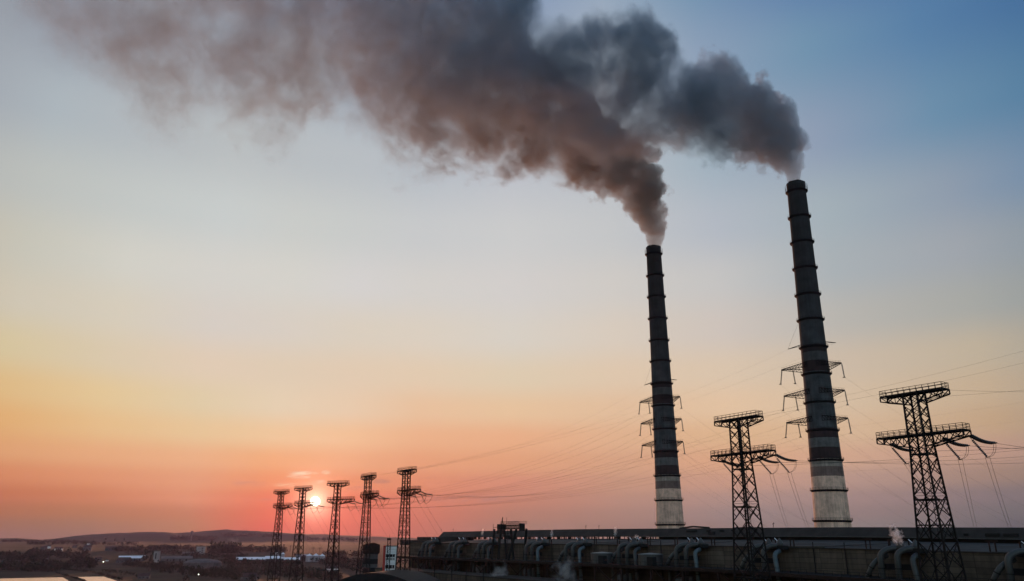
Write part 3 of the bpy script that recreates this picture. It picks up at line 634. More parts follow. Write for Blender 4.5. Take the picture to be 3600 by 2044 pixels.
# ------------------------------------------------------------------ lattice towers
def tower(ul, ur, ll, lr, k=1.0):
    """local x along the cross-arms; z=0 at the ground, arms at eye height + 24.6 and + 17.3"""
    t = empty('lattice_tower'); ZU, ZL = EYE+24.6, EYE+17.3
    half = lambda z: float(np.interp(z, [0, EYE-7, ZL-2, ZU], [4.35, 2.45, 1.42, 1.32] if k == 1.0 else [3.5, 1.8, 1.12, 1.06]))
    zs = [ZU]; z = ZU
    while z > 0:
        z -= half(z)*2*(.82 if z > ZL-2 else 1.0); zs.append(max(z, 0))
    legs, br = MB(), MB()
    for sxn in (-1, 1):
        for syn in (-1, 1):
            for a, b in ((0, EYE-7), (EYE-7, ZL-2), (ZL-2, ZU)):
                legs.bar((sxn*half(a), syn*half(a), a), (sxn*half(b), syn*half(b), b), .25 if k == 1.0 else .30)
    legs.build('legs', M['steel'], t)
    for a, b in zip(zs[1:], zs[:-1]):
        ha, hb = half(a), half(b); m = (a+b)/2; hm = half(m)
        for q in range(4):
            c_, s_ = math.cos(q*math.pi/2), math.sin(q*math.pi/2)
            rot = lambda x, y, z: (x*c_-y*s_, x*s_+y*c_, z)
            # K and X bracing that meets in the middle of each face
            br.bar(rot(-ha, -ha, a), rot(0, -hm, m), .125*k).bar(rot(ha, -ha, a), rot(0, -hm, m), .125*k)
            br.bar(rot(-hb, -hb, b), rot(0, -hm, m), .125*k).bar(rot(hb, -hb, b), rot(0, -hm, m), .125*k)
            if k == 1.0:
                br.bar(rot(-ha*.5, -(ha+hm)/2, (a+m)/2), rot(-hm, -hm, m), .07).bar(rot(ha*.5, -(ha+hm)/2, (a+m)/2), rot(hm, -hm, m), .07)
                br.bar(rot(-hb*.5, -(hb+hm)/2, (b+m)/2), rot(-hm, -hm, m), .07).bar(rot(hb*.5, -(hb+hm)/2, (b+m)/2), rot(hm, -hm, m), .07)
            br.box(rot(0, -hm, m), (.4*k if q % 2 == 0 else .06, .06 if q % 2 == 0 else .4*k, .45*k))
    for z in (EYE+14, EYE+6.3, EYE+2.2, EYE-7.5, EYE-20, EYE-34):
        h = half(z)
        for q in range(4):
            c_, s_ = math.cos(q*math.pi/2), math.sin(q*math.pi/2)
            br.bar((-h*c_+h*s_, -h*s_-h*c_, z), (h*c_+h*s_, h*s_-h*c_, z), .16)
        br.bar((-h, -h, z), (h, h, z), .12).bar((-h, h, z), (h, -h, z), .12)
    br.build('bracing', M['steel'], t)
    h = half(EYE+6.3); rest = MB().box((0, -h*.6, EYE+6.45), (h*2, h*.8, .08))
    for zz in (.6, 1.1): 
        for y in (-h, h): rest.bar((-h, y, EYE+6.4+zz), (h, y, EYE+6.4+zz), .06)
    rest.build('rest_platform', M['steel'], t)
    ld = MB()
    for x in (-.22, .22): ld.bar((x+.3, .5, 2), (x+.3, .5, ZU), .06)
    z = 25.0
    while z < ZU: ld.bar((.08, .5, z), (.52, .5, z), .045); z += .45
    ld.build('ladder', M['steel'], t)
    def arm(zt, xl, xr, dep, dtip, name):
        hw = 1.15; h = half(zt-.5); mb, rl = MB(), MB()
        for y in (-hw, hw):
            mb.bar((xl, y, zt), (xr, y, zt), .22, .22)
            for x0, x1 in ((-h, xl), (h, xr)):
                sg = 1 if x1 > 0 else -1
                mb.bar((x0, y, zt-dep), (x1, y, zt-dtip), .2); mb.bar((x1, y, zt-dtip), (x1, y, zt), .18)
                n = max(3, int(abs(x1-x0)/1.1))
                for k in range(n):
                    a, b = x0+(x1-x0)*k/n, x0+(x1-x0)*(k+1)/n
                    da, db = dep+(dtip-dep)*k/n, dep+(dtip-dep)*(k+1)/n
                    mb.bar((a, y, zt-da) if k % 2 == 0 else (a, y, zt), (b, y, zt) if k % 2 == 0 else (b, y, zt-db), .13)
                    if k % 2: mb.bar((b, y, zt), (b, y, zt-db), .1)
                    if y < 0:
                        mb.bar((a, -hw, zt-da), (b, hw, zt-db), .1); mb.bar((b, -hw, zt-db), (b, hw, zt-db), .1); mb.bar((b, -hw, zt), (b, hw, zt), .14)
        mb.box(((xl+xr)/2, 0, zt+.16), (xr-xl, 2*hw+.2, .06))
        n = int((xr-xl)/1.05)
        for y in (-hw, hw):
            for zz in (.62, 1.15): rl.bar((xl, y, zt+zz), (xr, y, zt+zz), .075)
            for k in range(n+1): rl.bar((xl+(xr-xl)*k/n, y, zt+.1), (xl+(xr-xl)*k/n, y, zt+1.15), .07)
        for x in (xl, xr):
            for zz in (.35, .62, .9, 1.15): rl.bar((x, -hw, zt+zz), (x, hw, zt+zz), .065)
            rl.bar((x, 0, zt+.1), (x, 0, zt+1.15), .06)
        o = mb.build(name, M['steel'], t); rl.build('railing', M['steel'], o); return o
    arm(ZU, ul, ur, 1.75, .8, 'upper_crossarm'); arm(ZL, ll, lr, 2.1, .85, 'lower_crossarm')
    return t
def strings(t, spots, down, over, out, lean):
    """strain strings towards `over`, slack strings towards `down` (unit vectors in tower space), with jumper loops; returns wire ends"""
    ZL = EYE+17.3; ends = []
    for x in spots:
        a = Vector((x, 1.2, ZL-.7)); o = Vector((over[0], over[1], 0)).normalized(); side = Vector((-o.y, o.x, 0))
        mb = MB(); N = 14
        for k in (-.3, .3):
            pts = [a+o*(out*j/N)+side*k+Vector((0, 0, lean*(j/N)-.35*math.sin(math.pi*j/N))) for j in range(N+1)]
            mb.tube(pts, .05, 4)
            for j in range(1, N): mb.lathe([(.06, -.05), (.23, 0), (.06, .05)], pts[j]-Vector((0, 0, 0)), 8) if False else mb.tube([pts[j]-(pts[j+1]-pts[j]).normalized()*.10, pts[j]+(pts[j+1]-pts[j]).normalized()*.10], .23, 6)
        e1 = a+o*out+Vector((0, 0, lean)); mb.bar(e1-side*.5, e1+side*.5, .18)
        mb.build('strain_insulator', M['insul'], t)
        b = Vector((x, 1.0, ZL-1.0)); d = Vector(down).normalized(); mb = MB(); Ld = 4.6
        mb.tube([b, b+d*Ld], .05, 4)
        for j in range(3, 15):
            q = b+d*(Ld*j/15); mb.tube([q-d*.05, q+d*.05], .2, 8)
        e2 = b+d*Ld; mb.bar(e2-side*.3, e2+side*.3, .15)
        mb.build('suspension_insulator', M['insul'], t)
        lo = (e1+e2)/2+Vector((0, 0, -1.0))+o*.8
        jp = MB()
        for k in (-.25, .25): jp.tube([(e1*(1-q)**2+lo*2*q*(1-q)+e2*q*q)+side*k for q in [j/8 for j in range(9)]], .035, 4)
        jp.build('jumper_cable', M['wire'], t)
        ends.append((e1, e2))
    return ends
H = 24.6
TOW = [('R', (2.908*H, 5.522*H), (.55, -.835)), ('M', (1.988*H, 6.775*H), (.55, -.835)), ('T5', (-1.619*H, 12.09*H), (.57, -.82)), ('T4', (-2.411*H, 13.23*H), (.52, -.854)), ('T3', (-3.298*H, 14.97*H), (.88, -.47)), ('T2', (-4.332*H, 16.42*H), (.80, -.60)), ('T1', (-5.132*H, 17.64*H), (.77, -.64))]
TL = {'R': 'large near lattice tower at the right edge', 'M': 'lattice tower standing between the two chimneys', 'T5': 'lattice tower by the red-edged white building, rightmost of the five by the sun',
      'T4': 'lattice tower in front of the dark hopper tower', 'T3': 'lattice tower just right of the sun', 'T2': 'lattice tower just left of the sun', 'T1': 'lattice tower farthest from the camera, leftmost of the row'}
TS = {'R': 'the right-hand tower', 'M': 'the tower between the chimneys', 'T5': 'the tower by the white block', 'T4': 'the tower by the hopper', 'T3': 'the tower right of the sun', 'T2': 'the tower left of the sun', 'T1': 'the leftmost tower'}
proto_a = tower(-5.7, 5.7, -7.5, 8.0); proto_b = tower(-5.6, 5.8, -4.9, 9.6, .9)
ENDS = {}
DOWN_W = Vector((.80, .28, -.86))                 # slack strings hang towards the hall
for i, (k, (X, Y), ad) in enumerate(TOW):
    src = proto_a if k in 'RM' else proto_b
    t = src if k in ('R', 'T5') else copy_tree(src)
    TOW[i] = (k, (X, Y), ad, t)
for k, (X, Y), ad, t in TOW:
    rz = math.atan2(ad[1], ad[0]); t.location = (X, Y, 0); t.rotation_euler = (0, 0, rz)
    tag(t, 'dark '+TL[k], 'pylon', 'lattice towers in front of the hall')
    inv = Matrix.Rotation(-rz, 3, 'Z')
    over = inv @ (Vector((.98, .20, 0)) if k in 'RM' else Vector((1, -.12, 0)))
    dn = inv @ (DOWN_W if k in 'RM' else Vector((.80, .10, -1.5)))
    e = strings(t, (-6.5, 3.2, 7.7) if k in 'RM' else (-3.9, 4.6, 9.2), dn, over, 4.6, -1.25)
    mw = Matrix.Translation((X, Y, 0)) @ Matrix.Rotation(rz, 4, 'Z')
    ENDS[k] = [(mw @ a, mw @ b) for a, b in e]
    ENDS[k+'u'] = [mw @ Vector((x, 0, EYE+24.4)) for x in (-5.6, 5.7)]

# ------------------------------------------------------------------ overhead wires
WG = 'overhead wires'
def wire(a, b, sag, label, r=.030, n=14):
    a, b = Vector(a), Vector(b)
    pts = [a.lerp(b, k/n)-Vector((0, 0, sag*4*(k/n)*(1-k/n))) for k in range(n+1)]
    o = MB().tube(pts, r, 5, False).build('power_line', M['wire'], None); tag(o, label, 'wire', WG); return o
PH = ('near-side', 'middle', 'far-side')
# bundles from the slack strings down behind the roof of the hall
for k, ex in (('R', [(3362, 1856), (3430, 1856), (3552, 1856)]), ('M', [(2655, 1858), (2770, 1856), (2842, 1856)])):
    for (e1, e2), (qx, qy), ph in zip(ENDS[k], ex, ('left', 'middle', 'right')):
        a_, b_ = ray(qx, qy); Yq = 222/(a_*.833+.553); tgt = Vector((a_*Yq, Yq, EYE+b_*Yq)); tgt = e2.lerp(tgt, 1.12)
        for dx, sd in ((-.38, 'left'), (.38, 'right')):
            wire(e2+Vector((dx, 0, 0)), tgt+Vector((dx, 0, 0)), 1.0, f'{sd} strand of the {ph} wire pair from {TS[k]} to the roof')
for k in ('T5', 'T4', 'T3', 'T2', 'T1'):
    for (e1, e2), ph in zip(ENDS[k], ('left', 'middle', 'right')):
        d = Vector((.62, .42, -.95)) if k == 'T5' else Vector((.60, .30, -.95))
        wire(e2, e2+d*28, .6, f'thin {ph} wire dropping from {TS[k]} towards the hall')
# lines from the left towers up to the cross-arms of the chimneys
lv = ('top', 'middle', 'lowest', 'earth-wire')
def tipsel(tips, lev): return [p for l, x, p in tips if l == lev]
for k, lev in (('T5', 2), ('T4', 1), ('T3', 0)):
    for j, ph in enumerate(('left', 'middle', 'right')):
        wire(ENDS[k][j][0], tipsel(tips1, lev)[j], 9, f"thin {ph} wire from {TS[k]} to the farther chimney's {lv[lev]} arm")
for k, lev in (('T2', 2), ('T1', 1)):
    for j, ph in enumerate(('left', 'middle', 'right')):
        wire(ENDS[k][j][0], tipsel(tips2, lev)[j], 12, f"thin {ph} wire from {TS[k]} to the nearer chimney's {lv[lev]} arm")
for k, t2, ch in (('T5u', tips1, 'farther'), ('T4u', tips2, 'nearer')):
    for j in (0, 1): wire(ENDS[k][j], tipsel(t2, 3)[j], 8, f'faint {("left", "right")[j]} earth wire from {TS[k[:-1]]} to the {ch} chimney', .018)
# between the chimneys' arms and away to the right
for lev in range(3):
    for j, ph in enumerate(('tip', 'inner', 'right')):
        a = tipsel(tips2, lev)[j]
        wire(a, (a[0]+150+20*j, a[1]+40, EYE-14-6*lev), 7, f'thin wire falling right from the {ph} insulator on the {lv[lev]} arm of the nearer chimney', .028)
        b = tipsel(tips1, lev)[j]
        wire(b, (b[0]+125+14*j, b[1]-10, EYE-12-5*lev), 7, f'thin wire falling right from the {ph} insulator on the {lv[lev]} arm of the farther chimney', .028)
for k, ys in (('R', (1552, 1560, 1556)), ('M', (1440, 1548, 1562))):
    for j, ph in enumerate(('left', 'middle', 'right')):
        a = ENDS[k][j][0]; b = at(4200, 1500-(30 if k == 'R' else 0)+40*j, 190 if k == 'R' else 240)
        wire(a, b, 2.2, f'{ph} level wire running right from {TS[k]}')
for j in (0, 1):
    wire(ENDS['Ru'][j], at(4300, 1270+60*j, 190), 1.5, f'{("left", "right")[j]} earth wire running right from the top of {TS["R"]}', .018)
    wire(ENDS['Mu'][j], at(4300, 1010+60*j, 300), 3, f'{("left", "right")[j]} earth wire running right from the top of {TS["M"]}', .018)
for j, (x0, y0, Y0, x1, y1, Y1) in enumerate(((2350,1600,330,4100,1400,300),(2350,1668,300,4100,1560,260),(1560,1735,300,2700,1610,340),(1530,1700,330,2900,1500,380),(2400,1560,350,4200,1310,330))):
    wire(at(x0, y0, Y0), at(x1, y1, Y1), 3, ('lone long wire rising to the right behind the towers, highest in front of the chimneys', 'lone level wire crossing both chimneys just above their red bands', 'lone wire rising right from beside the white building', 'lone wire slanting up across the orange sky to the nearer chimney', 'lone wire climbing to the right edge above the right-hand tower')[j], .012)

# ------------------------------------------------------------------ smoke
PMAT = {}
def smoke_plume(Y0, cx, ztop, top, bot, stem, wid, dens, umax, label, seed, albedo, amp):
    """top/bot: pixel outline of the drifting body, stem: (pixel x, pixel y, pixel radius); wid: (u, half depth); dens: (u, density)"""
    obj_loc = Vector((cx, Y0, EYE+ztop))
    def uv(px, py): p = at(px, py, Y0)-obj_loc; return -p.x, p.z
    U0 = 18.0
    t_of = lambda u: math.sqrt(max(u+U0, 0)/(umax+U0))
    tp = sorted((t_of(u), v) for u, v in (uv(*q) for q in top)); bp = sorted((t_of(u), v) for u, v in (uv(*q) for q in bot))
    def ends(l):
        if l[0][0] > .001: l.insert(0, (0.0, l[0][1]))
        if l[-1][0] < .999: l.append((1.0, l[-1][1]))
        out = [l[0]]
        for p in l[1:]:
            if p[0]-out[-1][0] > .004: out.append(p)
        return out
    tp, bp = ends(tp), ends(bp)
    hh = [(uv(x, y)[1], uv(x, y)[0], abs(uv(x+r, y)[0]-uv(x, y)[0])) for x, y, r in stem]; Hs = hh[-1][0]
    lo, hi = min(v for _, v in bp)-20, max(v for _, v in tp)+20
    m = bpy.data.materials.new('smoke'); m.use_nodes = True; T = NT(m.node_tree); m.node_tree.nodes.clear()
    out = T.n('ShaderNodeOutputMaterial'); pv = T.n('ShaderNodeVolumePrincipled'); T.put(out.inputs['Volume'], pv.outputs[0])
    co = T.n('ShaderNodeTexCoord').outputs['Object']; sp = T.n('ShaderNodeSeparateXYZ'); T.put(sp.inputs[0], co)
    x, y, z = sp.outputs; u = T.m('MULTIPLY', x, -1.0)
    t = T.m('SQRT', T.m('DIVIDE', T.m('MAXIMUM', T.m('ADD', u, U0), 0.0), umax+U0))
    ct, cb = T.curve(t, tp, lo, hi), T.curve(t, bp, lo, hi)
    mid = T.m('MULTIPLY', T.m('ADD', ct, cb), .5); half = T.m('MAXIMUM', T.m('MULTIPLY', T.m('SUBTRACT', ct, cb), .5), 1.0)
    wmax = max(w for _, w in wid); cw = T.curve(t, ends(sorted((t_of(a), b) for a, b in wid)), 0, wmax)
    a = T.m('DIVIDE', T.m('SUBTRACT', z, mid), half); b = T.m('DIVIDE', y, cw)
    ins = T.m('SUBTRACT', 1.0, T.m('SQRT', T.m('ADD', T.m('MULTIPLY', a, a), T.m('MULTIPLY', b, b))))
    ins = T.m('SUBTRACT', ins, T.mr(u, -8, -16, 0, 1.5))
    tv = T.m('DIVIDE', z, Hs, clamp=True)
    ulo, uhi, rmax = min(q[1] for q in hh)-1, max(q[1] for q in hh)+1, max(q[2] for q in hh)
    us = T.curve(tv, ends([(q[0]/Hs if q[0] > 0 else 0, q[1]) for q in hh]), ulo, uhi); rs = T.curve(tv, ends([(max(q[0], 0)/Hs, q[2]) for q in hh]), 0, rmax)
    c_ = T.m('DIVIDE', T.m('SUBTRACT', u, us), rs); d_ = T.m('DIVIDE', y, rs)
    insS = T.m('SUBTRACT', 1.0, T.m('SQRT', T.m('ADD', T.m('MULTIPLY', c_, c_), T.m('MULTIPLY', d_, d_))))
    insS = T.m('SUBTRACT', insS, T.mr(z, Hs*.8, Hs*1.25, 0, 1.6)); insS = T.m('SUBTRACT', insS, T.mr(z, .6, -1.5, 0, 2.0))
    stemw = T.mr(T.m('SUBTRACT', insS, ins), -.15, .35)
    inn = T.m('MAXIMUM', ins, insS)
    # turbulence: small puffs near the mouth, broad billows down the wind
    far = T.mr(T.m('MULTIPLY_ADD', z, .35, u), 10, 110)
    vv = T.v('ADD', co, (seed*37.0, seed*11.0, seed*5.0))
    warp = T.v('MULTIPLY', T.v('SUBTRACT', T.noise(vv, .028, 2, .5, col=True), (.5, .5, .5)), (26, 26, 26))
    vw = T.v('ADD', vv, warp)
    nf = T.noise(vv, .105, 5, .60); nc = T.noise(vw, .034, 7, .64)
    bil = T.m('SUBTRACT', T.m('MULTIPLY', T.m('ABSOLUTE', T.m('SUBTRACT', T.noise(vw, .060, 5, .55), .5)), 5.0), .75)
    nfar = T.m('MULTIPLY_ADD', bil, .50, T.m('MULTIPLY', T.m('SUBTRACT', nc, .5), 2.9))
    nn = T.m('ADD', T.m('MULTIPLY', T.m('MULTIPLY', T.m('SUBTRACT', nf, .5), 5.0), T.m('SUBTRACT', 1.0, far)), T.m('MULTIPLY', nfar, far))
    soft = T.mr(u, 15, 280, .10, .58)
    off = T.mr(u, 5, 200, .10, .34)
    edge = T.m('DIVIDE', T.m('ADD', T.m('MULTIPLY_ADD', nn, T.mr(z, 0, 11, amp*.15, amp), inn), T.m('MULTIPLY', off, T.mr(z, 0, 10))), soft, clamp=True)
    edge = T.m('POWER', edge, 1.3)
    dmax = max(q[1] for q in dens)
    D = T.curve(t, ends(sorted((t_of(p), q) for p, q in dens)), 0, dmax)
    inner = T.m('MULTIPLY', T.mr(nc, .41, .62, .06, 2.15), T.mr(bil, -.7, .3, .65, 1.25))
    inner = T.m('ADD', T.m('MULTIPLY', inner, far), T.m('SUBTRACT', 1.0, far))
    T.put(pv.inputs['Density'], T.m('MULTIPLY', T.m('MULTIPLY', D, edge), inner))
    pv.inputs['Color'].default_value = (*albedo, 1); pv.inputs['Anisotropy'].default_value = .25
    m.cycles.volume_step_rate = STEP
    # hull: swept ellipses round the body and a stem, made into one closed skin
    mb = MB(); n = 18; K = 34; e = 1.55
    tts, tvs = zip(*tp); bts, bvs = zip(*bp); ws = ends(sorted((t_of(p), q) for p, q in wid)); wts, wvs = zip(*ws)
    u_start = max(min(uv(*q)[0] for q in top), min(uv(*q)[0] for q in bot))-7
    for k in range(K):
        tt = t_of(u_start)+(1-t_of(u_start))*k/(K-1); uu = tt*tt*(umax+U0)-U0
        T_, B_ = np.interp(tt, tts, tvs), np.interp(tt, bts, bvs); md, hf, w = (T_+B_)/2, max((T_-B_)/2, 1)*e, np.interp(tt, wts, wvs)*e
        for j in range(n):
            q = 2*math.pi*j/n; mb.v.append((-uu, w*math.cos(q), md+hf*math.sin(q)))
    for k in range(K-1):
        for j in range(n):
            p, q = k*n+j, k*n+(j+1) % n; mb.f.append((p, q, q+n, p+n))
    mb.f.append(tuple(range(n))); mb.f.append(tuple((K-1)*n+j for j in reversed(range(n))))
    mb.tube([(-q[1], 0, q[0] if i else -.3) for i, q in enumerate(hh)]+[(-hh[-1][1], 0, Hs*1.15)], [(q[2]*(1.05 if q[0] < 4 else 1.6)) for q in hh]+[hh[-1][2]*1.3], 16)
    o = mb.build('smoke_plume', m, None); o.location = obj_loc
    rm = o.modifiers.new('skin', 'REMESH'); rm.mode = 'VOXEL'; rm.voxel_size = 3.0
    tag(o, label, 'smoke', 'smoke plumes from the chimneys'); return o
STEP = 0.095
smoke_plume(411.0, 167.0, 198.3,
    [(2838,520),(2826,494),(2800,445),(2783,395),(2766,352),(2713,338),(2689,303),(2639,305),(2590,247),(2528,204),(2466,196),(2429,235),(2392,228),(2349,152),(2287,108),(2194,80),(2071,95),(1990,130),(1925,115),(1885,20),(1800,-60),(1500,-110),(1000,-60),(500,-20),(-100,20)],
    [(2838,520),(2790,560),(2744,600),(2683,572),(2652,550),(2602,548),(2491,545),(2411,528),(2343,512),(2268,518),(2150,540),(2000,515),(1800,450),(1500,345),(1000,250),(500,200),(-100,150)],
    [(2793,645,23),(2789,610,27),(2780,575,36),(2765,540,46),(2745,495,58)],
    [(-10,7),(5,12),(30,18),(70,24),(130,36),(250,44),(470,48)],
    [(-10,.16),(10,.14),(40,.086),(90,.056),(150,.039),(220,.021),(320,.005),(480,.002)],
    480.0, 'upper smoke plume blowing left from the nearer, right-hand chimney', 1.0, (.42, .48, .57), .44)
smoke_plume(515.0, 101.5, 198.3,
    [(2262,532),(2240,510),(2200,492),(2165,440),(2120,425),(2070,345),(2010,330),(1950,240),(1890,225),(1840,130),(1750,80),(1600,-20),(1400,-110),(1000,-170),(600,-160),(300,-110),(0,-40),(-200,0)],
    [(2262,560),(2225,640),(2190,690),(2140,684),(2071,652),(1985,634),(1900,600),(1754,574),(1614,552),(1500,545),(1404,535),(1319,440),(1230,360),(1158,362),(1074,390),(968,465),(912,440),(842,375),(737,375),(600,420),(505,420),(449,330),(379,250),(316,230),(210,180),(105,120),(-200,60)],
    [(2299,876,26),(2301,835,27),(2295,800,44),(2276,750,60),(2258,700,72),(2256,650,74),(2250,600,70),(2230,552,60)],
    [(-10,8),(8,16),(30,22),(70,30),(130,42),(250,52),(480,56)],
    [(-10,.15),(10,.13),(40,.090),(90,.058),(160,.028),(230,.015),(300,.0115),(400,.0085),(500,.005)],
    480.0, 'lower brown smoke plume rising from the farther chimney and spreading left', 4.0, (.48, .415, .375), .43)
def steam(px, py, Y, w, h, lean, dens, label, seed):
    c = at(px, py, Y); m = bpy.data.materials.new('steam'); m.use_nodes = True; T = NT(m.node_tree); m.node_tree.nodes.clear()
    out = T.n('ShaderNodeOutputMaterial'); pv = T.n('ShaderNodeVolumePrincipled'); T.put(out.inputs['Volume'], pv.outputs[0])
    co = T.n('ShaderNodeTexCoord').outputs['Object']
    n = T.noise(T.v('ADD', co, (seed, 0, 0)), 1.6/w, 4, .6)
    mp = T.v('DIVIDE', co, (w, w, h)); ins = T.m('SUBTRACT', 1.0, T.v('LENGTH', mp))
    e = T.m('MULTIPLY', T.m('MULTIPLY_ADD', T.m('SUBTRACT', n, .56), 3.4, ins), 1.6, clamp=True)
    T.put(pv.inputs['Density'], T.m('MULTIPLY', e, dens)); pv.inputs['Color'].default_value = (.9, .9, .92, 1); pv.inputs['Anisotropy'].default_value = .2
    m.cycles.volume_step_rate = .5
    mb = MB(); prof = [(w*1.25*math.sin(math.pi*k/12), -h*1.25*math.cos(math.pi*k/12)) for k in range(1, 12)]
    o = mb.lathe(prof, (0,0,0), 16).build('steam_puff', m); o.location = c; o.rotation_euler = (0, lean, 0); tag(o, label, 'steam', 'steam puffs at the hall')
steam(818, 1910, 2300, 17, 22, .5, .006, 'faint smoke rising from the dark woods below the hill', 31)
YW = lambda px, p=163: p/(ray(px, 1893)[0]*.833+.553)
steam(3152, 1882, YW(3152, 166), 1.3, 2.4, -.45, 1.6, 'white steam puff rising from a duct hood left of the right-hand tower', 1)
steam(1758, 2020, YW(1758, 154), 3.6, 4.6, -.3, .13, 'pale steam cloud low in front of the far half of the trestle', 5)
steam(1990, 2014, YW(1990, 154), 4.4, 4.8, .2, .09, 'pale steam cloud low by the trestle, below the left round tank', 9)
steam(1696, 1873, YW(1696, 205), .8, 2.4, .1, 1.0, 'small steam wisp on the roof left of the crane', 13)
steam(1940, 1877, YW(1940, 205), .8, 2.0, .1, 1.0, 'small steam wisp on the roof right of the crane', 17)
steam(2163, 1870, YW(2163, 205), .8, 2.0, .1, 1.0, 'small steam wisp on the roof above the tanks', 21)
steam(2238, 1889, YW(2238, 190), .9, .9, 0, 1.6, 'tiny round steam puff on the low roof left of the farther chimney', 25)

# ------------------------------------------------------------------ buildings to the left
def face_cam(p): return math.atan2(p.x, -p.y) if False else -math.atan2(p.x, p.y)
def box_building(name, px0, px1, ytop, Y, depth, ground=0.0, rz=None, wall='grey', base=None):
    """root at ground level under the middle of the front; local x to the right, y away"""
    a, b = at(px0, 1893, Y), at(px1, 1893, Y); mid = (a+b)/2; w = (b-a).length; top = at((px0+px1)/2, ytop, Y).z
    r = empty(name, (mid.x, mid.y, ground), face_cam(mid) if rz is None else rz); return r, w, top-ground
r_, w_, h_ = box_building('office_block', 1350, 1397, 1922, 330, 14); tag(r_, 'white office block with a red left edge and dark window bands', 'building')
zb = at(1370, 2020, 330).z
MB().box((.5, 7, (zb+h_)/2), (w_-1.0, 14, h_-zb)).build('wall', M['white'], r_)
MB().box((-w_/2+.45, 6.9, (zb-2+h_+.4)/2), (.9, 14.6, h_-zb+2.4)).build('red_fin', M['red'], r_)
MB().box((.5, 8, (zb-.5)/2), (w_-1.6, 12, zb-.5)).build('base', M['black'], r_)
MB().box((.5, 7, h_+.15), (w_-.9, 14.2, .3)).build('roof', M['grey'], r_)
for yy, hh in ((1954, 10), (1966, 4), (1993, 12)):
    z = at(1370, yy, 330).z; w = MB().box((-.3, -.05, z), (2.3*2, .1, hh/2982*330*1.0)).build('window', M['black'], r_)
    for q in (-1, 0, 1): MB().box((-.3+q*1.4, -.12, z), (.12, .05, hh/2982*330)).build('mullion', M['white'], w)
for q in range(9):
    z = zb+(h_-zb)*(q+1)/10; MB().box((.5, -.03, z), (w_-1.0, .05, .06)).build('panel_joint', M['grey'], r_)
# hopper tower
r_, w_, h_ = box_building('coal_hopper_tower', 1278, 1337, 1912, 420, 12); tag(r_, 'dark coal hopper tower with a wider peaked top and grey leg', 'tower')
zt = at(1310, 1944, 420).z
MB().prism([(-w_/2, 0, zt), (w_/2, 0, zt), (w_/2, 0, h_-.5), (w_*.12, 0, h_+.55), (-w_/2, 0, h_-.5)], (0, 0, 0), (0, 12, 0)).build('hopper', M['rust'], r_)
MB().prism([(-w_/2, 0, zt-.003), (-w_/2+.7, 0, zt-.6), (w_/2-.6, 0, zt-.6), (w_/2, 0, zt-.003)], (0, .5, 0), (0, 11.5, 0)).build('chute', M['dark'], r_)
MB().box((0, 6, (zt-.61)/2), (w_-1.6, 9, zt-.61)).build('leg', M['grey'], r_)
MB().box((0, 1.4, at(1310, 1975, 420).z), (w_-1.5, .3, 2.4)).box((0, 1.4, at(1310, 2010, 420).z), (w_-1.5, .3, 3.6)).build('dark_band', M['dark'], r_)
# thin lattice mast before the office block
p = at(1367, 1930, 318); r_ = empty('lattice_mast', (p.x, p.y, 0)); tag(r_, 'slim lattice mast standing in front of the white office block', 'mast')
mb = MB(); zt = at(1367, 1899, 318).z
for x in (-.55, .55):
    for y in (-.5, .5): mb.bar((x, y, 0), (x, y, zt), .13)
z = 20.0; k = 0
while z < zt-1.2:
    for y in (-.5, .5): mb.bar((-.55 if k % 2 else .55, y, z), (.55 if k % 2 else -.55, y, z+1.2), .08); mb.bar((-.55, y, z), (.55, y, z), .07)
    z += 1.2; k += 1
mb.build('frame', M['steel'], r_); MB().box((0, 0, zt+.3), (1.5, 1.3, .7)).bar((.1, 0, zt), (.1, 0, zt+2), .08).build('lamp_head', M['dark'], r_)
# barrel-roofed hall at the bottom edge
pc = at(1312, 2015, 268); r_ = empty('barrel_roofed_hall', (pc.x, pc.y, 0), R(-8)); tag(r_, 'low hall with a dark curved roof in front of the hopper tower', 'building')
rw, rh, zt = 15.5, 4.2, pc.z
arc = [(-rw+2*rw*k/16, 0, zt-rh*(2*k/16-1)**2) for k in range(17)]
MB().prism(arc+[(rw, 0, zt-rh-.4), (-rw, 0, zt-rh-.4)], (0, 0, 0), (0, 34, 0)).build('roof', M['dark'], r_)
MB().prism([(-rw+.5, 0, 0), (rw-.5, 0, 0), (rw-.5, 0, zt-rh-.403), (-rw+.5, 0, zt-rh-.403)], (0, .5, 0), (0, 33, 0)).build('wall', M['grey'], r_)
# far works: sheds, silos, tanks
def shed(px0, px1, ybase, ytop, label, m='shed', wm_='grey', depth=30, name='warehouse', hip=.12):
    g = hit((px0+px1)/2, ybase); Y = g.y; a, b = at(px0, ybase, Y), at(px1, ybase, Y); w = (b-a).length; h = (ybase-ytop)/2982*Y
    r = empty(name, tuple(g), face_cam(g)); tag(r, label, 'warehouse')
    wh = h*.55
    MB().box((0, depth/2, wh/2), (w, depth, wh)).build('wall', M[wm_], r)
    MB().prism([(-w/2-.5, -.6, wh+.003), (-w/2-.5, depth/2, h), (-w/2-.5, depth+.6, wh+.003)], (0, 0, 0), (w+1, 0, 0)).build('roof', M[m], r)
    for k in range(1, 5): MB().box((-w/2+w*k/5, -.06, wh*.42), (w*.05, .1, wh*.7)).build('door', M['dark'], r)
    return r
shed(832, 930, 1978, 1960, 'long pale blue-roofed warehouse, left part of the bright row below the hills', depth=40)
shed(932, 985, 1977, 1957, 'tall pale-roofed warehouse in the middle of the bright row below the hills', depth=40)
shed(987, 1052, 1978, 1961, 'pale blue-roofed warehouse, right part of the bright row below the hills', depth=34)
shed(570, 672, 1974, 1957, 'wide grey-roofed factory shed left of the round storage tank', 'grey', depth=50)
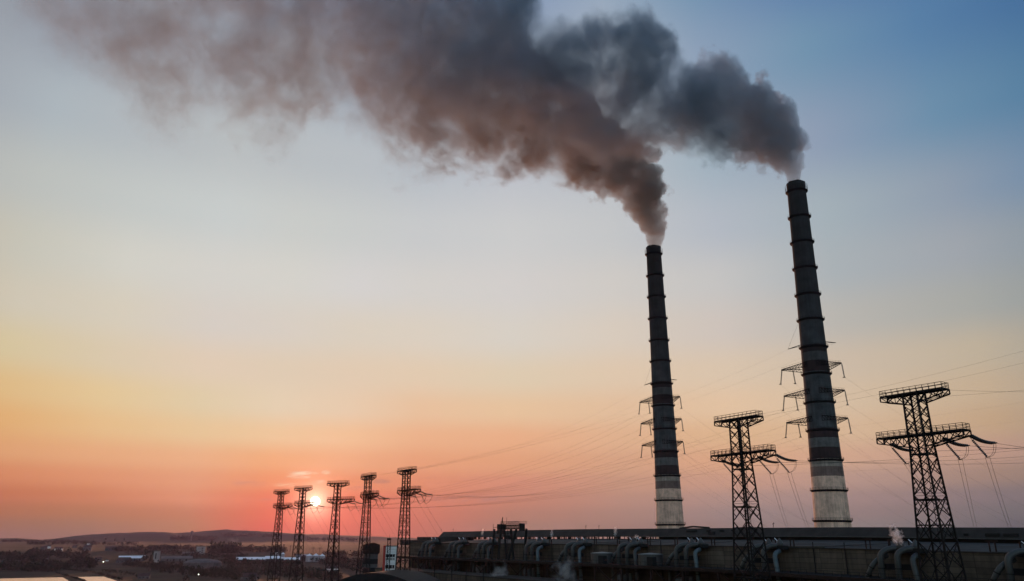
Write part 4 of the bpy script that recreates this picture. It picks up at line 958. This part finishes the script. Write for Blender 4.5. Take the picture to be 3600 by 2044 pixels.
shed(420, 505, 1974, 1955, 'blue-grey roofed factory shed behind the canal', 'shed', depth=30)
shed(640, 700, 1953, 1941, 'low grey shed beyond the storage tank', 'grey', depth=20)
shed(1040, 1085, 1968, 1950, 'small grey shed between the far silos', 'galv', depth=16)
shed(770, 830, 1955, 1946, 'low dark-roofed shed left of the bright row of warehouses', 'roofr', depth=18)
for px, py, yt, wd, lab in ((972,1957,1942,13,'grey silo rising behind the warehouses, leftmost of the silos'), (994,1957,1943,13,'grey silo rising behind the warehouses, second from the left'), (1086,1970,1948,22,'broad conical-roofed silo, left of the three by the tower right of the sun'), (1109,1970,1947,22,'broad conical-roofed silo, middle of the three by the tower right of the sun'), (1131,1970,1948,20,'broad conical-roofed silo, right of the three by the tower right of the sun')):
    g = hit(px, py+6); Y = g.y; r = wd/2/F*Y*1.02; h = (py+6-yt)/2982*Y
    t = empty('grain_silo', tuple(g)); tag(t, lab, 'silo', 'grain silos below the hills')
    MB().lathe([(r, 0), (r, h*.72)], (0,0,0), 24).build('shell', M['galv'], t); MB().lathe([(r+.2, h*.723), (.6, h*.97), (.6, h)], (0,0,0), 24).build('roof', M['shed'], t)
g = hit(685, 2003); Y = g.y; t = empty('storage_tank', tuple(g)); tag(t, 'broad round storage tank with a pale domed roof', 'tank')
r = 60/F*Y*1.03; h = 20/2982*Y
MB().lathe([(r, 0), (r, h)], (0, r, 0), 40).build('shell', M['grey'], t)
MB().lathe([(r+.3, h+.003)]+[(r*math.cos(q*math.pi/16), h+.1+h*.75*math.sin(q*math.pi/16)) for q in range(1, 8)]+[(.3, h*1.76)], (0, r, 0), 40).build('dome_roof', M['grey'], t, True)
for k in range(7):
    a = -math.pi/2+(k-3)*.32; MB().box((r*1.003*math.cos(a), r+r*1.003*math.sin(a), h*.5), (.7, .7, h*.9), a).build('buttress', M['grey'], t)
g = hit(548, 1980); t = empty('concrete_tower', tuple(g)); tag(t, 'slim pale concrete tower rising above the factory sheds', 'tower')
h = 40/2982*g.y; MB().box((0, 0, h/2), (9, 9, h)).build('shaft', M['plast'], t); MB().box((0, 0, h+.6), (10, 10, 1.2)).build('cap', M['grey'], t); MB().box((0, -4.55, h*.6), (2, .1, h*.5)).build('window', M['black'], t)
g = hit(704, 1950); t = empty('silo_block', tuple(g), face_cam(g)); tag(t, 'pale square silo block with dark openings, above the round storage tank', 'building')
w = 28/F*g.y; h = 27/2982*g.y; MB().box((0, 6, h/2), (w, 12, h)).build('wall', M['plast'], t)
for z in (.3, .55, .8): MB().box((w*.18, -.05, h*z), (w*.2, .1, h*.12)).build('window', M['black'], t)
MB().box((0, 6, h+.4), (w+.6, 12.6, .8)).build('roof', M['grey'], t)
Yw = 4150.0; p = at(673, 1890, Yw); gz = ground_z(p.x, p.y); t = empty('water_tower', (p.x, p.y, gz)); tag(t, 'distant water tower with a wide head on the wooded hill', 'tower')
zt = at(673, 1867, Yw).z-gz; MB().lathe([(4.0, 0), (3.0, zt*.6)], (0,0,0), 12).build('stem', M['grey'], t); MB().lathe([(3.1, zt*.6+.003), (7, zt*.74), (7, zt*.96), (5, zt)], (0,0,0), 14).build('tank', M['grey'], t)
# village houses
HO = [(205,1942,24,'white two-storey house among trees beyond the lagoon, brightest of the village',1),(168,1929,14,'pale house with a light gable left of the white house',1),(152,1936,20,'low dark-roofed house left of the white house',0),(312,1916,10,'tiny pale house on the slope above the village',1),(386,1937,30,'long low house right of the village green',0),(306,1938,26,'dark house with a broad roof right of the white house',0),(262,1926,12,'small house behind the white house',0),(345,1974,20,'low pale farm building beside the canal trees',0),(376,1974,8,'tiny bright hut near the canal',1),(505,2035,36,'flat dark house on the far bank of the canal',0),(435,1982,40,'long low farm building in front of the blue-grey shed',0),(155,1973,20,'dark house in the trees behind the lagoon',0),(1165,2010,40,'low pale building behind the tower right of the sun',1),(875,2040,46,'low dark building at the bottom edge left of the towers',0)]
for px, py, wd, lab, bright in HO:
    g = hit(px, py); w = max(wd/F*g.y, 5); h = w*.45 if wd < 30 else w*.22; d = w*.7
    t = empty('house', tuple(g), face_cam(g)+rnd.uniform(-.5, .5)); tag(t, lab, 'house', 'houses on the plain')
    MB().box((0, 0, h/2), (w, d, h)).build('wall', M['white' if bright else 'grey'], t)
    MB().prism([(-w/2-.4, -d/2-.4, h+.003), (-w/2-.4, 0, h+d*.38), (-w/2-.4, d/2+.4, h+.003)], (0,0,0), (w+.8, 0, 0)).build('roof', M['roofr'], t)
    for x in (-.3, 0, .3): MB().box((w*x, -d/2-.03, h*.55), (w*.1, .1, h*.3)).build('window', M['black'], t)
# lit lamps
lamp = bpy.data.materials.new('lit lamp'); lamp.use_nodes = True
_b = lamp.node_tree.nodes['Principled BSDF']; _b.inputs['Emission Color'].default_value = (.8, 1, .75, 1); _b.inputs['Emission Strength'].default_value = 6
for px, py, lab in ((697, 2022, 'lit greenish yard lamp on the dark plain below the storage tank'), (362, 1977, 'tiny lit lamp by the bright hut near the canal')):
    g = hit(px, py+8); t = empty('yard_lamp', tuple(g)); tag(t, lab, 'lamp', 'lit yard lamps')
    hl = 8/2982*g.y; MB().bar((0, 0, 0), (0, 0, hl), .15).build('pole', M['dark'], t); MB().lathe([(.15, hl+.003), (.35, hl+.2), (.3, hl+.55), (.1, hl+.6)], (0,0,0), 10).build('lamp_shade', lamp, t)
# small far pylons
for px, py, yt in ((1100,1940,1926),(1123,1948,1925),(1020,1935,1918),(925,1930,1922)):
    g = hit(px, py+6); t = empty('distant_pylon', tuple(g)); tag(t, 'tiny thin pylon on the fields below the hills', 'pylon', 'tiny far pylons')
    h = (py+6-yt)/2982*g.y; MB().bar((-1.6, 0, 0), (0, 0, h), .45).bar((1.6, 0, 0), (0, 0, h), .45).build('mast', M['steel'], t); MB().bar((-6, 0, h*.86), (6, 0, h*.86), .5).bar((-4, 0, h), (4, 0, h), .4).build('crossarm', M['steel'], t)

# ------------------------------------------------------------------ trees
def crown(mb, c, h, w, rr, n, pointed=False):
    c = Vector(c)
    lobes = [(Vector((rr.uniform(-.45, .45)*w, rr.uniform(-.45, .45)*w, h*rr.uniform(.40, .82))), w*rr.uniform(.28, .5)) for _ in range(5)]
    for _ in range(n):
        if pointed:
            z = rr.random()**1.3; q = Vector((rr.uniform(-1, 1)*w*.5*(1-z), rr.uniform(-1, 1)*w*.5*(1-z), h*(.12+.88*z)))
        else:
            o, r = rr.choice(lobes); v = Vector((rr.gauss(0, 1), rr.gauss(0, 1), rr.gauss(0, 1))).normalized(); q = o+v*r*rr.uniform(.55, 1.0)
        s = h*rr.uniform(.07, .15); a = Vector((rr.uniform(-1, 1), rr.uniform(-1, 1), rr.uniform(-1, 1))).normalized()*s; b = a.cross(Vector((rr.uniform(-1, 1), rr.uniform(-1, 1), rr.uniform(-1, 1)))).normalized()*s
        q = q+c; mb.add([q-a, q+b, q+a, q-b*.8], [(0, 1, 2, 3)])
def belt(name, segs, label):
    mb = MB(); rr = random.Random(len(name)*7+len(segs))
    for x0, y0, x1, y1, n, hmin, hmax, jy in segs:
        for k in range(n):
            f = rr.random(); g = hit(x0+(x1-x0)*f, y0+(y1-y0)*f+rr.uniform(-jy, jy)); h = rr.uniform(hmin, hmax)
            crown(mb, g-Vector((0, 0, h*.22)), h*1.2, h*rr.uniform(.8, 1.3), rr, 26, rr.random() < .12)
            mb.bar(g, g+Vector((0, 0, h*.5)), .5)
    o = mb.build(name, M['leaf']); tag(o, label, 'trees', kind='stuff')
belt('woodland', [(0,1905,300,1908,120,8,13,2),(100,1915,330,1912,80,8,14,2),(300,1915,480,1916,60,7,12,2),(600,1899,760,1900,90,14,24,1),(400,1937,620,1932,90,8,14,3),(520,1930,720,1932,80,8,14,2),(740,1945,830,1946,120,14,26,4),(830,1938,1000,1940,70,10,16,4),(1140,1955,1280,1958,50,8,14,4),(1080,1900,1300,1903,70,10,18,1),(780,1887,980,1888,60,14,22,1)], 'dark far-off woods on the slopes below the hills')
belt('lagoon_scrub', [(0,1998,200,2004,200,6,11,8),(0,1960,160,1970,120,7,13,10),(100,1945,280,1960,110,7,13,10),(150,1990,320,1992,110,6,10,8),(260,1975,330,1990,90,8,14,8),(196,2015,300,2046,60,1.5,3,1.0),(200,2001,330,2013,60,2,4,1.0),(330,2016,430,2040,60,2,4,1.5),(360,2006,520,2030,60,2,4,6)], 'dark scrub and trees round the lagoon and canal banks')
belt('plain_scrub', [(430,1984,640,1996,110,4,9,8),(520,2000,900,2034,240,4,9,12),(760,1982,1060,1990,170,5,10,6),(800,2000,1200,2030,240,4,9,14),(1060,1968,1290,1985,130,6,11,6),(640,1960,860,1964,70,6,12,3),(440,1948,700,1950,70,6,12,4),(1130,1975,1300,2010,120,5,10,10)], 'dark bushes and trees on the plain behind the towers')
def tree(px, py, hpx, lab, pointed=False):
    g = hit(px, py); h = hpx/2982*g.y; rr = random.Random(int(px))
    t = empty('fir_tree' if pointed else 'broadleaf_tree', tuple(g)); tag(t, lab, 'tree', 'single trees on the plain')
    MB().tube([(0, 0, 0), (0, 0, h*.75)], [h*.03, h*.012], 6).build('trunk', M['trunk'], t)
    mb = MB(); crown(mb, (0, 0, 0), h, h*(.36 if pointed else .8), rr, 120, pointed); mb.build('crown', M['leaf'], t)
for a in ((371,1901,9,'small dark tree on the skyline field, left of three',False),(403,1904,12,'pointed dark tree on the skyline field, middle of three',True),(436,1901,10,'narrow dark tree on the skyline field, right of three',True),(416,1935,17,'tall dark fir at the end of the long low house',True),(505,1975,22,'bushy tree in front of the blue-grey factory shed',False),(528,1974,22,'narrow tree beside the slim concrete tower',True),(818,1990,26,'dark bushy tree left of the long pale warehouse',False),(862,1984,20,'round tree in front of the long pale warehouse',False),(748,1972,20,'pointed fir beside the storage tank',True),(1200,1985,34,'round dark tree right of the tower by the sun',False),(295,1962,30,'broad dark tree by the canal head',False),(170,1962,26,'bushy dark tree behind the lagoon',False),(655,2046,20,'dark tree at the bottom edge under the storage tank',False),(280,1942,18,'dark tree right of the white village house',False)): tree(*a)

# ------------------------------------------------------------------ air
HAZE = 1.9e-5
hz = bpy.data.materials.new('air'); hz.use_nodes = True; _T = NT(hz.node_tree); hz.node_tree.nodes.clear()
_o = _T.n('ShaderNodeOutputMaterial'); _p = _T.n('ShaderNodeVolumePrincipled'); _T.put(_o.inputs['Volume'], _p.outputs[0])
_p.inputs['Color'].default_value = (.55, .50, .95, 1); _p.inputs['Density'].default_value = HAZE; _p.inputs['Anisotropy'].default_value = .62
hz.cycles.homogeneous_volume = True
o = MB().box((0, 0, 249), (18600, 18600, 502)).build('haze', hz); o['kind'] = 'stuff'
